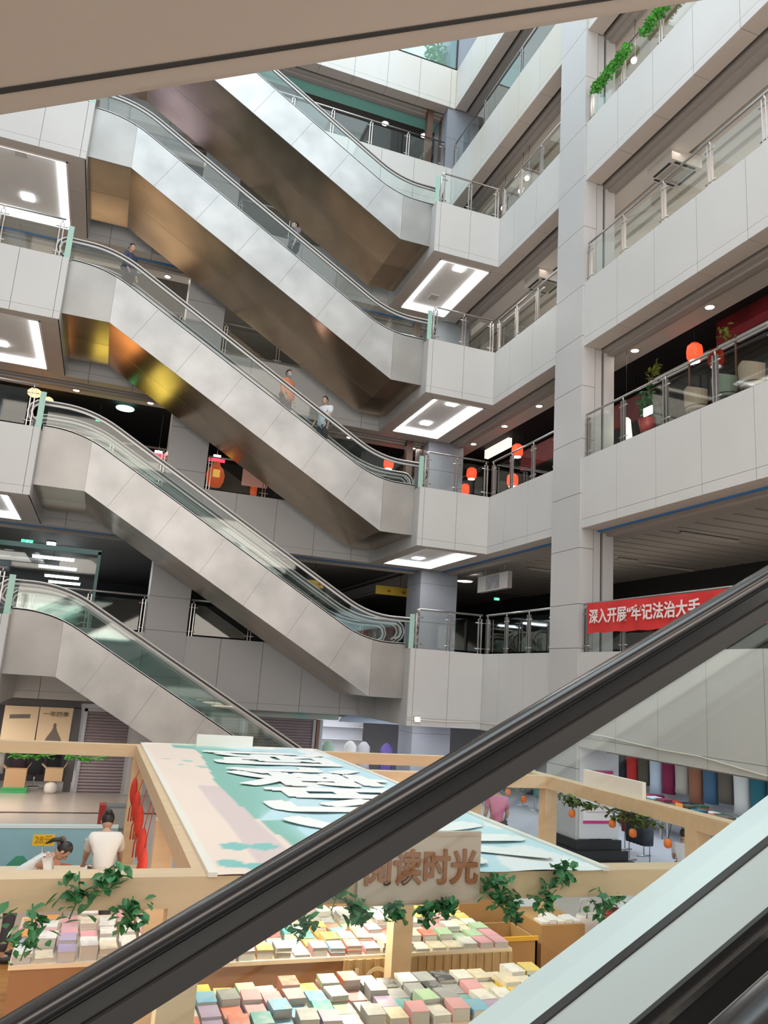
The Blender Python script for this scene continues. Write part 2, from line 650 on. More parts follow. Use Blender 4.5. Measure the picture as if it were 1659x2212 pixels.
def escalator(label, X, y_out, inw, zlo, zhi, zc, uc, t, ue, group, seam0=.6, rub=RAILM, full=True, body=True, far_side=True, base=(0, 0, 0), soffm=BRONZE, sidem=(STEEL, STEELV), trim_line=False):
    """X: u->x, u runs from the lower to the upper end; y_out outer side, inw = +1/-1 towards the steps"""
    H = zhi-zlo
    dk = deckline(.13, H+.18, 0, ue, zc, uc, t)
    hr = deckline(.83, H+.84, -.15, ue+.1, zc+.775, uc, t)
    th = 1.36+.0
    bl = -1.36
    ubA = uc+(bl-(zc-th*1.0-.09))/t
    lowslope = lambda u: zc-th+t*(u-uc)
    uA = uc+(bl-zc+th)/t
    uB = uc+(H-1.35-zc+th)/t
    bot = [(0, bl), (uA, bl), (uB, H-1.35), (ue, H-1.35)]
    R = thing('escalator', label, 'escalator', base, group)
    w = 1.6
    y2 = y_out+inw*w
    ylo, yhi = min(y_out, y2), max(y_out, y2)
    P = lambda p: (X(p[0]), p[1]+zlo)
    if body:
        # outer side cladding in panels
        mb = MB()
        seams = [(0, 0), (uA, uA)]
        dlt = th*t/(1+t*t)
        u = uA+seam0
        while u+dlt < uB-.3:
            seams.append((u, u+dlt))
            u += 1.22
        seams += [(uB, uB), (ue, ue)]
        for k, (a, b) in enumerate(zip(seams[:-1], seams[1:])):
            g = .003
            top = [(a[0]+g, yat(dk, a[0]+g))]+[p for p in dk if a[0]+g < p[0] < b[0]-g]+[(b[0]-g, yat(dk, b[0]-g))]
            bt = [(a[1]+g, yat(bot, a[1]+g))]+[p for p in bot if a[1]+g < p[0] < b[1]-g]+[(b[1]-g, yat(bot, b[1]-g))]
            mb.mi = 1 if k in (0, len(seams)-2) else 0
            mb.prism([P(p) for p in top+bt[::-1]], y_out, y_out+inw*.02)
        mb.mi = 2
        mb.prism([P((p[0], p[1]-.02)) for p in dk]+[P((p[0], p[1]+.02)) for p in bot[::-1]], y_out+inw*.018, y_out+inw*.05)
        mb.build('outer_side_panel', [sidem[0], sidem[1], STEELV], R)
        mb = MB()
        mb.prism([P((p[0], p[1]-.02)) for p in dk]+[P((p[0], p[1]+.02)) for p in bot[::-1]], y2-inw*.03, y2)
        mb.build('inner_side_panel', sidem[0], R)
        # underside
        mb = MB()
        mb.prism([P(p) for p in bot]+[P((p[0], p[1]+.03)) for p in bot[::-1]], ylo+.012, yhi-.0)
        if trim_line:
            mb.mi = 1
            mb.prism([P((p[0], p[1]-.004)) for p in bot]+[P((p[0], p[1]+.01)) for p in bot[::-1]], y_out+inw*.085, y_out+inw*.105)
        mb.build('underside_panel', [soffm, SLOT], R)
    ys = [(y_out, inw)]+([(y2, -inw)] if far_side else [])
    for yo, iw in ys:
        # decks, glass, handrail
        mb = MB()
        pk = [P(p) for p in dk]
        mb.sweep(pk, [(0, -.03), (0, .012), (iw*.165, .012), (iw*.165, -.03)], yo, True)
        mb.mi = 1
        mb.sweep(pk, [(iw*.165, -.03), (iw*.165, .016), (iw*.195, .016), (iw*.195, -.03)], yo, True)
        mb.mi = 2
        mb.sweep(pk, [(iw*.195, -.03), (iw*.195, .010), (iw*.335, -.03), (iw*.335, -.06)], yo, True)
        mb.build('balustrade_deck', [ALU, RUBBER, ALU2], R)
        mb = MB()
        mb.sweep(pk, [(iw*.335, -.34), (iw*.335, -.031), (iw*.35, -.031), (iw*.35, -.34)], yo, True)
        mb.mi = 1
        mb.sweep(pk, [(iw*.35, -.085), (iw*.35, -.065), (iw*.358, -.065), (iw*.358, -.085)], yo, True)
        mb.build('skirt_panel', [BLACKP, CHROME], R)
        mb = MB()
        yg = yo+iw*.18
        ph = [P(p) for p in hr]
        top = [(p[0], p[1]-.05) for p in ph]
        botg = [(X(u_), yat(dk, u_)+zlo) for u_ in [hr[i][0] for i in range(len(hr))]]
        for k in range(len(top)-1):
            q = [top[k], top[k+1], botg[k+1], botg[k]]
            mb.face([(p[0], yg, p[1]) for p in q])
        mb.build('glass_panel', GLASSN, R)
        # handrail: belt on a guide, turned down at both ends
        k0, k1 = ph[0], ph[-1]
        sx = 1 if k1[0] > k0[0] else -1
        c0 = [(k0[0]-sx*.30*math.sin(a), k0[1]-.30*(1-math.cos(a))) for a in [math.pi*.9, math.pi*.7, math.pi*.5, math.pi*.3, math.pi*.12]]
        c1 = [(k1[0]+sx*.30*math.sin(a), k1[1]-.30*(1-math.cos(a))) for a in [math.pi*.12, math.pi*.3, math.pi*.5, math.pi*.7, math.pi*.9]]
        path = c0+ph+c1
        if sx < 0:
            path = path[::-1]
        mb = MB()
        mb.sweep(path, [(-.026, -.004), (-.038, .004), (-.041, .018), (-.036, .032), (-.022, .041), (.022, .041), (.036, .032), (.041, .018), (.038, .004), (.026, -.004)], yg)
        for f in mb.bm.faces:
            f.smooth = True
        belt = mb.build('handrail', rub, R)
        mb = MB()
        mb.sweep(path, [(-.014, -.045), (-.014, -.004), (.014, -.004), (.014, -.045)], yg)
        mb.mi = 1
        mb.sweep(path, [(-.026, -.098), (-.030, -.048), (.030, -.048), (.026, -.098)], yg)
        mb.build('handrail_guide', [RUBBER, RUBBER2 if rub is RUBBER else RAILM], R)
    if full:
        mb = MB()
        na = int(H/.2)
        du = .2/t
        us = uc+(0-(zc-.30))/t
        for k in range(na+1):
            z1 = k*.2
            mb.mi = 0
            a, b = X(us+k*du-.2), X(us+(k+1)*du-.2)
            mb.box(min(a, b), max(a, b), ylo+.36, yhi-.36, zlo+z1-.25, zlo+z1)
            a = X(us+k*du-.2)
            b = X(us+k*du-.17)
            mb.mi = 1
            mb.box(min(a, b), max(a, b), ylo+.36, yhi-.36, zlo+z1-.01, zlo+z1+.003)
        a, b = sorted((X(0), X(us-.2)))
        mb.mi = 0
        mb.box(a, b, ylo+.36, yhi-.36, zlo-.05, zlo)
        a, b = sorted((X(us+(na+1)*du-.2), X(ue)))
        mb.box(a, b, ylo+.36, yhi-.36, zhi-.05, zhi)
        mb.build('step_band', [mat('step_dark', (.012, .012, .013), .7), mat('step_edge', (.16, .15, .11), .6)], R)
    return R


far = lambda u: KX0-u
T30 = math.tan(math.radians(30.1))
REAR = {1: 'rear twin of the lowest far escalator, seen through its glass', 2: 'rear twin of the escalator ending at the lowest landing', 3: 'empty rear twin behind the escalator with the orange and white riders', 4: 'rear twin behind the escalator with the brown mirror underside', 5: 'rear twin of the topmost escalator in daylight'}
NAMES = {1: 'lowest escalator rising from the ground floor, half hidden behind the book stall',
         2: 'second escalator from the bottom on the far side, ending at the lowest landing',
         3: 'third escalator from the bottom carrying people in orange and white',
         4: 'fourth escalator from the bottom with brown mirror underside',
         5: 'topmost visible escalator, bright side panel in daylight'}
for n in range(1, 6):
    escalator(NAMES[n], far, 20.4, 1, FZ[n], FZ[n+1], -.549+.577*5, 5, T30, 10.02, 'escalators of the far bank', base=(2.9, 21.2, FZ[n]))
    escalator(REAR[n], far, 22.0, 1, FZ[n], FZ[n+1], -.549+.577*5, 5, T30, 10.02, 'escalators of the far bank', base=(2.9, 22.8, FZ[n]))
TN = math.tan(math.radians(29.53))
near = lambda u: u-4.63
SOFFN = mat('painted_soffit', (.50, .43, .37), .55, var=.05, vscale=1.5)
escalator('escalator in the foreground with a broad black handrail and silver deck', near, 2.12, -1, 0, FZ[2], 2.12, 4.63, TN, 10.2, 'escalators of the near bank', rub=RUBBER, base=(0, 1.3, 0))
escalator('escalator overhead in the top left corner, showing its beige underside', near, 2.12, -1, FZ[2], FZ[3], 2.12, 4.63, TN, 10.2, 'escalators of the near bank', rub=RUBBER, base=(0, 1.3, FZ[2]), soffm=SOFFN, sidem=(SOFFN, SOFFN), trim_line=True)

# ---------------------------------------------------------------- glass railings
def railing(label, p0, p1, z, npost, end_edge=False, gr='glass railings along the galleries', h=1.08, skip_first=False):
    p0 = Vector((*p0, z))
    p1 = Vector((*p1, z))
    d = (p1-p0)
    L = d.length
    d.normalize()
    nrm = Vector((-d.y, d.x, 0))
    R = thing('glass_railing', label, 'railing', (p0+p1)/2, gr)
    mb = MB()
    zz = Vector((0, 0, 1))
    path = [p0+zz*h, p1+zz*h]
    if end_edge:
        path = [p0+zz*.05, p0+zz*(h-.12), p0+d*.03+zz*(h-.03), p0+d*.12+zz*h, p1+zz*h]
    mb.tube(path, .027, 8)
    mb.build('handrail', CHROME, R)
    s = [L*(k/(npost-1)) for k in range(npost)]
    s[0] += .07
    s[-1] -= .07
    for k, a in enumerate(s):
        mb = MB()
        for o in (-.045, .045):
            c = p0+d*(a+o)
            A = [c+d*x+nrm*y for x, y in ((-.012, -.03), (.012, -.03), (.012, .03), (-.012, .03))]
            lo = [mb.bm.verts.new(q) for q in A]
            hi = [mb.bm.verts.new(q+zz*(h-.10)) for q in A]
            for i in range(4):
                mb.bm.faces.new((lo[i], lo[(i+1) % 4], hi[(i+1) % 4], hi[i]))
            mb.bm.faces.new(lo)
            mb.bm.faces.new(hi)
        mb.tube([p0+d*a+zz*(h-.11), p0+d*a+zz*h], .02, 6)
        for zc_ in (.14, h-.22):
            mb.tube([p0+d*(a-.14)+zz*zc_, p0+d*(a+.14)+zz*zc_], .014, 6)
        mb.build('post', CHROME, R)
    for a, b in zip(s[:-1], s[1:]):
        q0, q1 = p0+d*(a+.09), p0+d*(b-.09)
        mb = MB()
        mb.face([q0+zz*.05, q1+zz*.05, q1+zz*(h-.14), q0+zz*(h-.14)])
        mb.build('glass_panel', GLASS, R)
    return R


RX = XR+.08
for n in range(2, 7):
    f = ORD[n]
    railing('glass railing on the right gallery of the %s floor, front of the column' % f, (RX, 4.0), (RX, CY0-.05), FZ[n], 9)
    railing('short glass railing on the right gallery of the %s floor, between column and landing' % f, (RX, CY1+.02), (RX, YK+.02 if n < 6 else YB), FZ[n], 4)
    railing('glass railing of the back gallery on the %s floor, right of the back column' % f, (2.4, YB+.08), (KX0 if n < 6 else 9.8, YB+.08), FZ[n], 4 if n < 6 else 6)
    railing('glass railing of the back gallery on the %s floor, left of the back column' % f, (-2.1, YB+.08), (1.1, YB+.08), FZ[n], 3)
    if n < 6:
        railing('glass railing on the right landing platform of the %s floor with curved end' % f, (KX0+.14, YK+.08), (XR-.03, YK+.08), FZ[n], 3, True)
    railing('glass railing on the left landing platform of the %s floor' % f, (-2.32, YK+.08), (XL, YK+.08), FZ[n], 4, False)
    for x, s_ in ((KX0+.03, 'right'), (-2.16, 'left')):
        if n == 6 and s_ == 'right':
            continue
        mb = MB()
        mb.box(x-.07, x+.07, YK+.07, YK+.085, FZ[n]-.012, FZ[n]+.93)
        tag(mb.build('glass_screen', GEDGE), 'narrow green edged glass screen at the %s landing of the %s floor' % (s_, f), 'glass screen', 'glass end screens')
for n in (7,):
    mb = MB(BW)
    mb.box(2.4, XR-.07, .02, .04, FZ[7], FZ[7]+1.5)
    mb.mi = 1
    mb.box(2.4, XR-.02, .0, .06, FZ[7]-.02, FZ[7]+.05)
    mb.box(XR-.06, XR, .0, .06, FZ[7], FZ[7]+1.5)
    tag(mb.build('glass_parapet', [glass('parapet_glass', (.80, .92, .92), 1.4), SLOT]), 'tall glass parapet on the topmost back gallery with greenery behind', 'railing')

# ---------------------------------------------------------------- lamps of the galleries
def downlight(label, x, y, z, r=.09, m=WARM, gr='ceiling downlights'):
    R = thing('downlight', label, 'ceiling light', (x, y, z), gr)
    MB().lathe([(r*1.25, 0), (r*1.25, -.02), (r, -.025), (r, 0)], (0, 0, 0), 16).build('trim_ring', BEIGE, R, True)
    MB().lathe([(r, 0), (r, -.028), (0, -.032)], (0, 0, 0), 16).build('lens', m, R, True)
    return R


for k, y in enumerate((12.36, 14.9, 19.41, 21.56, 23.82)):
    q = ('far right of the column', 'next to the column on its right', 'first left of the column', 'second left of the column', 'third left of the column')[k]
    downlight('downlight in the beige strip over the red restaurant, '+q, XR+1.24, y, FB[4]+.03)
for k, x in enumerate((-1.82, .46, 7.28, 9.71)):
    q = ('left, near the green ring lamp', 'right of the green ring lamp', 'beside the white shirted rider', 'near the lower right landing')[k]
    downlight('round downlight in the back strip of the black restaurant, '+q, x, YB+1.24, FB[4]+.03)
downlight('round downlight over the dark rider at the back, third upper floor', .45, 25.55, FB[5]+.03)
for k, x in enumerate((8.04, 9.76)):
    downlight('bright lamp at the topmost back handrail, %s of two' % ('left' if k == 0 else 'right'), x, 26.5, FB[7]+.35, .13, COOL)
downlight('bright round lamp near the corner of the topmost back gallery', 10.6, 26.3, FB[7]+.35, .11, COOL)
downlight('round lamp seen through the glass of the fourth escalator', 3.75, 26.0, FB[6]+.03, .11)
downlight('flat oval lamp beside the corner column, first upper floor', 12.3, 26.01, 7.45, .28, COOL)


def spot(label, x, y, z):
    R = thing('spot_light', label, 'spotlight', (x, y, z), 'track spotlights in the white shop')
    MB().tube([(0, 0, .0), (0, 0, 21.12-z)], .012, 6).build('stem', CHROME, R, True)
    MB().tube([(0, 0, 0), (-.10, -.08, -.16)], .07, 12).build('can', mat('lamp_can', (.5, .5, .5), .4), R, True)
    MB().ell((-.11, -.09, -.18), (.075, .075, .075), 12, 8).build('lens', WARM, R, True)


spot('spotlight above the green planter right of the column', 11.0, 14.38, 19.86)
spot('upper of three spotlights left of the column', 11.0, 19.81, 19.95)
spot('middle of three spotlights left of the column', 11.0, 20.2, 19.72)
spot('lowest of three spotlights, nearest the landing', 11.05, 21.5, 19.9)
# lights the shops have, plus added uplights and floor fill
for n, pw, c_ in ((2, 75, (1, .92, .82)), (3, 36, (1, .80, .68)), (4, 130, (1, .88, .76)), (5, 150, (1, .92, .82)), (6, 120, (1, .95, .9))):
    area('shop_light_right', (XR+3.6, 13, FB[n+1]+.0), 3.0, 18, pw, c_)
    area('shop_light_back', (2.5, YB+3.6, FB[n+1]+.0), 12, 3.0, pw*(.75 if n != 4 else 1.1), c_)
for n, pw in ((2, 30), (4, 70), (5, 90), (6, 40)):  # unseen uplights added to brighten the shop ceilings
    area('ceiling_fill_right', (XR+4.2, 13, FZ[n]+1.6), 1.2, 20, pw, (1, .88, .76), (math.pi, 0, 0))
    area('ceiling_fill_back', (2.5, YB+4.2, FZ[n]+1.6), 12, 1.2, pw*.5, (1, .88, .76), (math.pi, 0, 0))
for n in (3, 4, 5):
    area('strip_light_right', (XR+1.3, 13, FB[n+1]-.02), .25, 18, 30 if n == 3 else 22, (1, .86, .74))
    area('strip_light_back', (2.5, YB+1.3, FB[n+1]-.02), 14, .25, 20, (1, .86, .74))
area('ground_light_right', (XR+3.5, 14, 2.4), 3, 20, 420, (.93, .95, 1))
area('ground_light_back', (4.0, YB+3.0, 2.4), 11, 3, 170, (.97, .97, 1))
area('walk_fill_light', (-1.0, YB-2.2, 2.3), 6, .3, 70, (1, .86, .74))  # unseen warm fill added for the floor behind the stall

# ---------------------------------------------------------------- things on the galleries
# restaurant on the second upper floor
def lantern(label, x, y, z, r=.19, zc=12.3):
    R = thing('paper_lantern', label, 'lantern', (x, y, z), 'red lanterns of the restaurant')
    MB().lathe([(r*.55, .22), (r*.9, .17), (r, .05), (r*.97, -.10), (r*.8, -.17), (r*.62, -.19)], (0, 0, 0), 16).build('shade', mat('lantern_red', (.8, .05, .02), .5, emit=(1, .07, .02), es=1.0), R, True)
    MB().lathe([(r*.6, -.19), (r*.66, -.21), (0, -.215)], (0, 0, 0), 16).build('lit_opening', mat('lantern_white', (1, 1, 1), .5, emit=(1, .9, .85), es=4), R, True)
    MB().lathe([(r*.55, .22), (r*.5, .25), (0, .255)], (0, 0, 0), 12).build('cap', mat('lantern_cap', (.3, .02, .02), .5), R, True)
    MB().tube([(0, 0, .24), (0, 0, max(.3, zc-z))], .006, 5).build('cord', BLACKP, R, True)


lantern('red lantern near the lower handrail of the third escalator', 9.02, 26, 11.42)
lantern('red lantern behind the landing railing, right of the corner column', 12, 25.2, 11.31)
lantern('lowest red lantern behind the landing railing', 12.1, 25.9, 10.86, .16)
lantern('red lantern low beside the column, under the white light box', 12, 22.06, 10.35)
lantern('red lantern at handrail height under the red valance', 12, 21.8, 11.3)
lantern('red lantern above the dining tables, right of the column', 11.9, 13.44, 11.45, .18)
tag(MB().box(12.45, 12.6, 23.3, 25.1, 11.95, 12.27).build('light_box', mat('light_box', (.9, .8, .7), .5, emit=(1, .82, .68), es=.9)), 'long lit sign box over the restaurant entrance', 'sign')
REDV = mat('red_cloth', (.22, .012, .02), .8, var=.4, vscale=3)
R = thing('valance', 'dark red cloth valance over the restaurant, left of the column', 'valance', (12.85, 19.8, 11.0))
MB().box(12.8, 12.9, 16.6, 23.0, 11.0, 11.7).build('cloth', REDV, R)
for y in (16.8, 19.8, 22.8):
    MB().tube([(12.85, y, 11.7), (12.85, y, 12.32)], .012, 5).build('hanger', BLACKP, R)
tag(MB().box(12.5, 12.6, 8.0, 13.4, 11.75, 12.318).build('valance', REDV), 'dark red cloth valance over the restaurant, right of the column', 'valance')
R = thing('partition_screen', 'smoky grey glass partition behind the restaurant railing', 'partition', (12.2, 11, 9.11))
m2 = MB()
for k in range(5):
    m2.box(12.2, 12.23, 8.2+k*1.45, 9.6+k*1.45, 9.9, 11.55)
m2.build('pane', glass('smoky_pane', (.42, .42, .48), 1.0), R)
m2 = MB()
for k in range(6):
    m2.box(12.19, 12.24, 8.14+k*1.45, 8.19+k*1.45, 9.11, 11.6)
m2.box(12.19, 12.24, 8.14, 15.4, 9.11, 9.9)
m2.build('frame', mat('brown_wood', (.10, .05, .03), .5), R)
LEAF = mat('leaf_green', (.045, .20, .055), .5, var=.45, vscale=6)
LEAFB = mat('leaf_bright', (.13, .55, .08), .5, var=.4, vscale=8)
LEAFY = mat('leaf_yellowish', (.25, .30, .05), .5, var=.4, vscale=8)


def leaf_cloud(mb, c, r, n, size, seed, drop=0):
    rd = random.Random(seed)
    for _ in range(n):
        p = Vector(c)+Vector([max(-.95, min(.95, rd.gauss(0, .5)))*r[i] for i in range(3)])
        s_ = size*rd.uniform(.6, 1.2)
        q = Matrix.Rotation(rd.uniform(0, 6.28), 3, 'Z') @ Matrix.Rotation(rd.uniform(-.9, .9), 3, 'X') @ Matrix.Rotation(rd.uniform(-.6, .6), 3, 'Y')
        pts = [(-.0, -.5, 0), (.32, -.12, .10), (.26, .25, .05), (0, .55, -.08), (-.26, .25, .05), (-.32, -.12, .10)]
        V = [mb.bm.verts.new(p+q @ (Vector(t)*s_)) for t in pts]
        mid = mb.bm.verts.new(p+q @ (Vector((0, .05, -.02))*s_))
        for i in range(6):
            f = mb.bm.faces.new((V[i], V[(i+1) % 6], mid))
            f.material_index = mb.mi
    return mb


def plant(name, label, c, r, n, size, m, seed, pot=None, gr='plants', cat='plant'):
    R = thing(name, label, cat, c, gr)
    leaf_cloud(MB(), (0, 0, 0), r, n, size, seed).build('foliage', m, R, True)
    mb = MB()
    rd = random.Random(seed)
    for k in range(5):
        e = (rd.uniform(-r[0], r[0])*.6, rd.uniform(-r[1], r[1])*.6, rd.uniform(-r[2], r[2])*.6)
        mb.tube([(0, 0, -r[2]*.3 if not pot else -r[2]), (e[0]*.5, e[1]*.5, e[2]*.3), e], .006, 4)
    mb.build('stem', LEAF, R, True)
    if pot:
        MB().lathe([(pot*.7, -r[2]-pot*1.6), (pot, -r[2]), (pot*.85, -r[2]), (0, -r[2]-.02)], (0, 0, 0), 12).build('pot', mat('pot_red', (.30, .03, .025), .5), R, True)
        MB().box(-.12, .12, -.12, .12, 9.112-c[2], -r[2]-pot*1.58).build('stand', mat('brown_wood'), R, True)
    return R


plant('potted_plant', 'leafy dark plant behind the restaurant railing, right of the column', (11.8, 15.0, 10.75), (.26, .30, .45), 90, .16, LEAF, 3, .22)
plant('potted_plant', 'yellowish green plant on the grey glass partition', (12.2, 15.2, 11.72), (.12, .2, .25), 40, .14, LEAFY, 4)
plant('potted_plant', 'yellow green plant under the red valance, farther right', (12.2, 12.8, 11.72), (.10, .16, .2), 30, .12, LEAFY, 5)
tag(MB().box(11.5, 11.53, 14.45, 14.75, 10.24, 10.44).build('lit_panel', mat('lit_panel_face', (1, 1, 1), .5, emit=(.9, .95, 1), es=5)), 'small bright panel behind the restaurant glass', 'sign')  # plain bright panel
R = thing('reflection_glow', 'pale yellow glow in place of a glass reflection next to the column', 'lamp', (11.2, 15.0, 9.95))  # added glowing shape in place of a reflection in the railing glass
MB().lathe([(.05, .28), (.10, .22), (.12, .0), (.14, -.2), (.10, -.26)], (0, 0, 0), 14).build('shade', mat('glow_cream', (1, .95, .7), .6, emit=(1, .95, .68), es=1.2), R, True)
MB().tube([(0, 0, .27), (0, 0, 2.04)], .006, 5).build('cord', BLACKP, R, True)
CH1 = mat('chair_tan', (.33, .25, .18), .6)
CH2 = mat('chair_green', (.16, .20, .15), .6)
for k, (x, y, m_, q) in enumerate(((11.0, 12.35, CH1, 'tan'), (11.0, 11.55, CH2, 'olive'), (11.0, 10.85, CH1, 'second tan'))):
    R = thing('dining_chair', '%s round-backed dining chair behind the restaurant railing, right of the column' % q, 'chair', (x, y, FZ[3]), 'restaurant chairs')
    MB().lathe([(.24, .42), (.25, .47), (.2, .5), (0, .5)], (0, 0, 0), 16).build('seat', m_, R, True)
    mb = MB()
    pts = [(math.cos(a)*.26, math.sin(a)*.26) for a in [math.pi*(.5+i/12) for i in range(13)]]
    for (a, b), (c_, d_) in zip(pts[:-1], pts[1:]):
        mb.face([(a, b, .5), (c_, d_, .5), (c_*1.08, d_*1.08, .92-.10*abs(d_)/.26), (a*1.08, b*1.08, .92-.10*abs(b)/.26)])
        mb.face([(a*.9, b*.9, .5), (c_*.9, d_*.9, .5), (c_*.98, d_*.98, .92-.10*abs(d_)/.26), (a*.98, b*.98, .92-.10*abs(b)/.26)])
        mb.face([(a*1.08, b*1.08, .92-.10*abs(b)/.26), (c_*1.08, d_*1.08, .92-.10*abs(d_)/.26), (c_*.98, d_*.98, .92-.10*abs(d_)/.26), (a*.98, b*.98, .92-.10*abs(b)/.26)])
    mb.build('backrest', m_, R, True)
    for sx, sy in ((-1, -1), (-1, 1), (1, -1), (1, 1)):
        MB().tube([(sx*.13, sy*.13, .43), (sx*.19, sy*.19, 0)], .016, 6).build('leg', BLACKP, R, True)
R = thing('dining_table', 'small dark dining table beside the round-backed chairs', 'table', (11.72, 11.6, FZ[3]))
MB().box(-.4, .4, -.9, .9, .72, .76).build('tabletop', mat('brown_wood'), R, True)
for sx in (-1, 1):
    for sy in (-1, 1):
        MB().box(sx*.36-.03, sx*.36+.03, sy*.85-.03, sy*.85+.03, 0, .72).build('leg', BLACKP, R, True)
# back restaurant: ring lamp, exit sign, red signs, lit lamps
R = thing('ring_lamp', 'pale green oval lamp hanging in the black restaurant at the back', 'lamp', (-.31, 27, 12.15))
MB().lathe([(.30, .02), (.31, 0), (.29, -.03), (0, -.035)], (0, 0, 0), 20).build('diffuser', mat('ring_green', (.6, 1, .9), .5, emit=(.50, 1, .82), es=1.6), R, True)
MB().tube([(0, 0, .02), (0, 0, .165)], .01, 5).build('stem', BLACKP, R, True)
for k, (x, y, z, q) in enumerate(((-1.05, 26.4, 11.42, 'under the ring lamp in the black restaurant'), (-2.75, 27.9, 7.32, 'left above the bright tube lamps'), (12.3, 23.44, 6.58, 'right of the corner column'))):
    R = thing('exit_sign', 'small green running-man exit sign '+q, 'exit sign', (x, y, z), 'green exit signs')
    e = (.6, 1, .5)[k]
    MB().box(-.18*e, .18*e, -.02, .02, -.08*e, .08*e).build('panel', GREENL, R, True)
    MB().tube([(0, 0, .05), (0, 0, (12.32, 7.76, 7.72)[k]-z)], .006, 5).build('hanger', BLACKP, R, True)
    mb = MB()
    mb.ell((.02, -.025, .045), (.018, .008, .018), 8, 6)
    mb.box(-.02, .03, -.03, -.021, -.02, .03)
    mb.box(-.06, -.01, -.03, -.021, -.05, -.03)
    mb.box(.02, .07, -.03, -.021, -.06, -.04)
    mb.box(.09, .15, -.03, -.021, -.01, .005)
    for v in mb.bm.verts:
        v.co.x *= e
        v.co.z *= e
    mb.build('pictogram', mat('exit_white', (1, 1, 1), .5, emit=(.7, 1, .8), es=1.2), R, True)
for k, (x, y, z) in enumerate(((-3.12, 26.5, 12.0), (-2.72, 26.9, 11.94))):
    R = thing('globe_lamp', ('larger' if k == 0 else 'smaller')+' of two amber globe lamps at the far left handrail', 'lamp', (x, y, z), 'amber globe lamps')
    MB().ell((0, 0, 0), (.22-.06*k, .2, .15-.03*k), 14, 10).build('globe', mat('amber', (1, .7, .3), .5, emit=(1, .55, .16), es=2.2), R, True)
    MB().tube([(0, 0, .1), (0, 0, 12.31-z)], .01, 5).build('stem', BLACKP, R, True)
# vendor figures of painted cloth: red mascot-free lantern stands and a framed notice
R = thing('lantern_stand', 'round orange red lantern standing on the back ledge beside the grey column', 'lantern', (2.75, 25.0, 9.11))
MB().lathe([(.20, .30), (.28, .50), (.30, .70), (.24, .88), (.13, 1.0), (.10, 1.12), (0, 1.13)], (0, 0, 0), 16).build('body', mat('ember_red', (.45, .06, .02), .5, emit=(.9, .12, .02), es=.25), R, True)
MB().box(-.12, .10, -.32, -.29, .55, .80).build('gold_panel', mat('gold_panel', (.7, .42, .08), .5, emit=(1, .55, .1), es=.4), R, True)
R = thing('notice_board', 'framed pinkish notice on the back ledge, right of the orange lantern', 'notice board', (4.0, 24.75, 9.11))
MB().box(-.42, .42, -.01, .01, .42, .98).build('sheet', mat('notice_pink', (.50, .27, .22), .6, emit=(.8, .35, .28), es=.15), R, True)
mb = MB()
for q in ((-.46, -.42, .3, 1.0), (.42, .46, .3, 1.0), (-.46, .46, .98, 1.02)):
    mb.box(q[0], q[1], -.02, .02, q[2]-.3 if q[1]-q[0] < .1 else q[2], q[3])
mb.build('frame', CHROME, R)
R = thing('lantern_stand', 'small red lantern peeking over the framed notice', 'lantern', (4.05, 25.1, 9.11))
MB().lathe([(.10, .0), (.12, .6), (.17, .95), (.16, 1.1), (.08, 1.22), (0, 1.23)], (0, 0, 0), 14).build('body', mat('ember_red'), R, True)
R = thing('sign_board', 'black sign with white sideways letters on the back ledge', 'sign', (4.72, 24.8, 9.11))
MB().box(-.22, .22, 0, .03, .5, .95).build('board', BLACKP, R, True)
MB().box(-.03, .03, 0, .03, 0, .5).build('post', BLACKP, R, True)
text_mesh('lettering', 'NUL', .26, basis((0, 0, 1), (-1, 0, 0), (0, -1, 0), (4.68, 24.79, 9.11+.72)), mat('white_paint', (.75, .75, .75), .5), R)
for k, (x, z) in enumerate(((2.9, 10.72), (.95, 10.55))):
    R = thing('lit_sign', ('red lit sign in the black restaurant, right of the back column', 'red lit sign in the black restaurant, left of the back column')[k], 'sign', (x, 26.5, z), 'red lit signs')
    MB().box(-.28, .28, -.02, .02, -.08, .08).build('panel', mat('red_lit', (.6, .05, .08), .5, emit=(.9, .06, .12), es=.8), R, True)
    MB().box(-.12, .12, -.05, .05, .10, .15).build('lamp', WARM, R, True)
    MB().tube([(0, 0, .15), (0, 0, 12.32-z)], .01, 5).build('hanger', BLACKP, R, True)
# glowing panels added at back left to colour the mirror undersides' reflections
for k, (x0, x1, z0, z1, zf, c_, e_, q) in enumerate(((-3.9, -2.5, 10.15, 10.85, 9.11, (1, .36, .05), 2.6, 'added orange glow panel at the far left of the black restaurant'), (-1.6, -.55, 9.95, 10.5, 9.11, (.95, .80, .08), 2.2, 'added yellow glow panel left of the back column in the black restaurant'), (-5.0, -1.1, 13.9, 15.1, 13.67, (1, .66, .30), .42, 'added gold glow panel at the back left of the third upper floor'), (-4.5, -1.6, 18.5, 19.8, 18.26, (.55, .55, 1), .6, 'added violet glow panel at the back left of the fourth upper floor'))):
    R = thing('glow_panel', q, 'glow panel', ((x0+x1)/2, 27.6, zf), 'added glow panels at the back')
    MB().box(x0, x1, 27.5, 27.52, z0, z1).build('lit_front', mat('glow_panel_lit_%d' % k, (.8, .8, .8), .5, emit=c_, es=e_), R)
    MB().box(x0, x1, 27.52, 28.1, zf, z1+.03).build('body', mat('brown_wood'), R)
